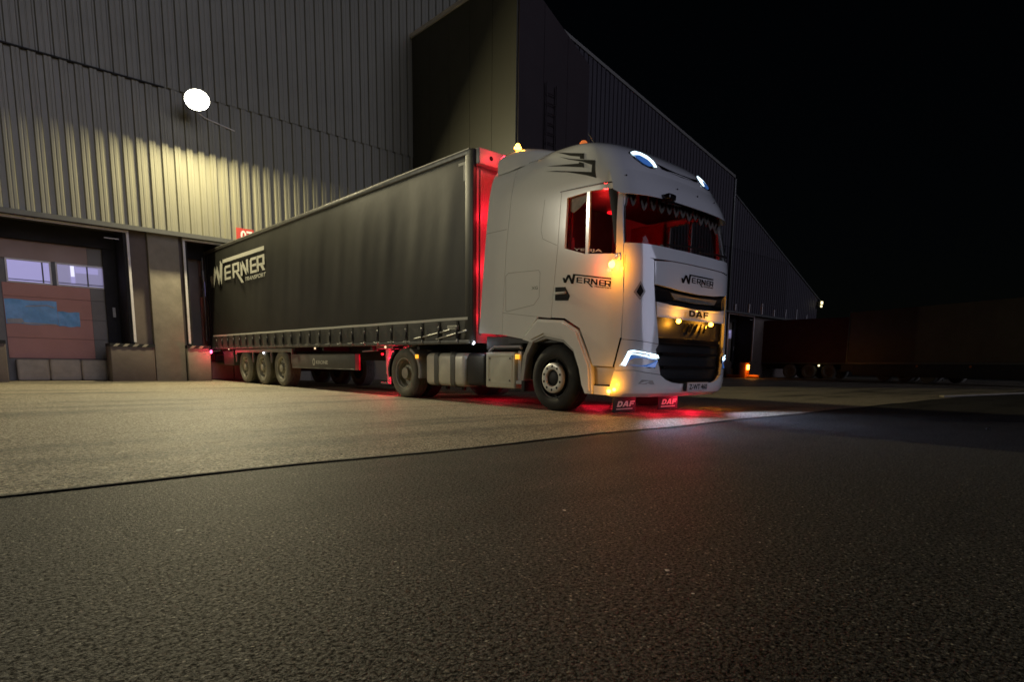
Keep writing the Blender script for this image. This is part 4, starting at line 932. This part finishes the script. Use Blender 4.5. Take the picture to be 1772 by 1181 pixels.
# ================================================================== FAR YARD
def far_trailer(name, label, cx, cy, rz, bodym, L=13.4):
    t = thing(name, label, "trailer", (cx,cy,0), "trailers parked at the far docks"); t.rotation_euler[2] = rz
    def lp(nm, mb, m_): o = bpy.data.objects.new(nm, mb.mesh(nm, m_, 35)); COL.objects.link(o); o.parent = t; return o
    b = MB(); b.box(-1.25,1.25,-L,0,1.08,4.0,.02); lp("box_body", b, bodym)
    b = MB(); b.box(-1.262,-1.20,-L,0,.98,1.075,.01); b.box(1.262,1.20,-L,0,.98,1.075,.01); lp("side_rail", b, 'rail')
    for sx in (-1,1):
        for y in (-.04,-L+.04):
            b = MB(); b.box(sx*1.275,sx*1.19,y-.05,y+.05,.98,4.02,.02); lp("corner_post", b, 'rail')
    b = MB(); b.box(-.55,.55,-L+.5,-.6,.62,1.0); lp("chassis_beam", b, 'chassis')
    for y in (-2.6,-3.9,-5.2):
        for s in (1,-1):
            w_ = MB(); w_.lathe([(s*a,r_) for a,r_ in [(.10,.0),(.08,.12),(.04,.26),(.0,.29),(.0,.42),(.05,.48),(.28,.48),(.33,.42),(.33,.0)]], (-1.22*s,y,.48), 'x', 30); lp("wheel", w_, 'tyred')
    b = MB(); b.box(-1.245,-1.225,*((-L+2.6,-6.0) if bodym == 'maroon' else (-L+.8,-.5)),.30 if bodym != 'maroon' else .5,.96,.006); lp("side_guard", b, 'skirt' if bodym == 'maroon' else 'chassis')  # on the olive trailer a full-length black sheet stands for the shade underneath
    for sx in (-1,1): b = MB(); b.box(sx*.9,sx*1.05,-L+2.1,-L+2.25,.05,1.0); lp("landing_leg", b, 'rail')
    for y in (-4.6,-7.4):
        b = MB(); b.ball((-1.28,y,.88),.03,.07,.06,10,6); lp("marker_lamp", b, 'fardot')
    return t
far_trailer("box_trailer", "dark maroon box trailer backed to a far dock, two lamps lit along its side", 36.6, -.2, 0, 'maroon')
t2 = far_trailer("box_trailer", "dark olive box trailer parked askew at the right edge of the yard", 33.0, -8.2, math.radians(-23.5), 'olive')
for c in list(t2.children):
    if c.name.startswith("marker_lamp"): c.data = c.data.copy(); c.data.materials.clear(); c.data.materials.append(M['orange'])
wg_ = thing("wheel_guide", "orange painted steel wheel guide lit beside the far dock pillar", "wheel guide", (29.9,-3,0))
b = MB(); b.tube([(29.75,-1.2,.12),(29.75,-3.4,.12)], .10, 12); b.box(29.45,30.0,-2.6,-2.2,0,1.0,.04); part("rail", b, 'orange', wg_)
b = MB(); b.box(29.60,29.85,-2.66,-2.605,.55,.85,.02); part("lamp", b, 'ambglass', wg_)
light("guide_light", 'POINT', (29.4,-3.1,.6), 14, (1.0,.36,.05), wg_, .08)
# loose stones on the asphalt
for i,(x,y,r_,lab) in enumerate(((1.07,-20.1,.035,"dark lump on the asphalt at the right"),(-5.55,-19.66,.010,"pale pebble on the asphalt left of centre"),(-6.96,-18.92,.012,"small pale stone near the apron joint at the left"),(-5.9,-20.45,.009,"pale flat pebble on the near asphalt"),(-6.02,-20.62,.006,"tiny pale pebble beside the pale flat pebble"),(-5.35,-20.5,.005,"tiny pebble right of the pale flat pebble"),(-4.6,-20.35,.005,"lone tiny pebble on the dark near asphalt"))):
    b = MB(); n = 9; b.ball((0,0,0), r_, r_*.8, r_*(.5 if i == 0 else .10), n, 6)
    b.v = [(a*(1+.25*math.sin(7*a/r_+i)), c*(1+.2*math.cos(5*c/r_+i)), z) for a,c,z in b.v]
    o = link("stone", b.mesh("stone", 'rubber' if i == 0 else 'stone', 30), None, (x,y,r_*(.4 if i == 0 else .08))); o.rotation_euler[2] = i*1.3; tag(o, lab, "stone", "loose stones on the asphalt")
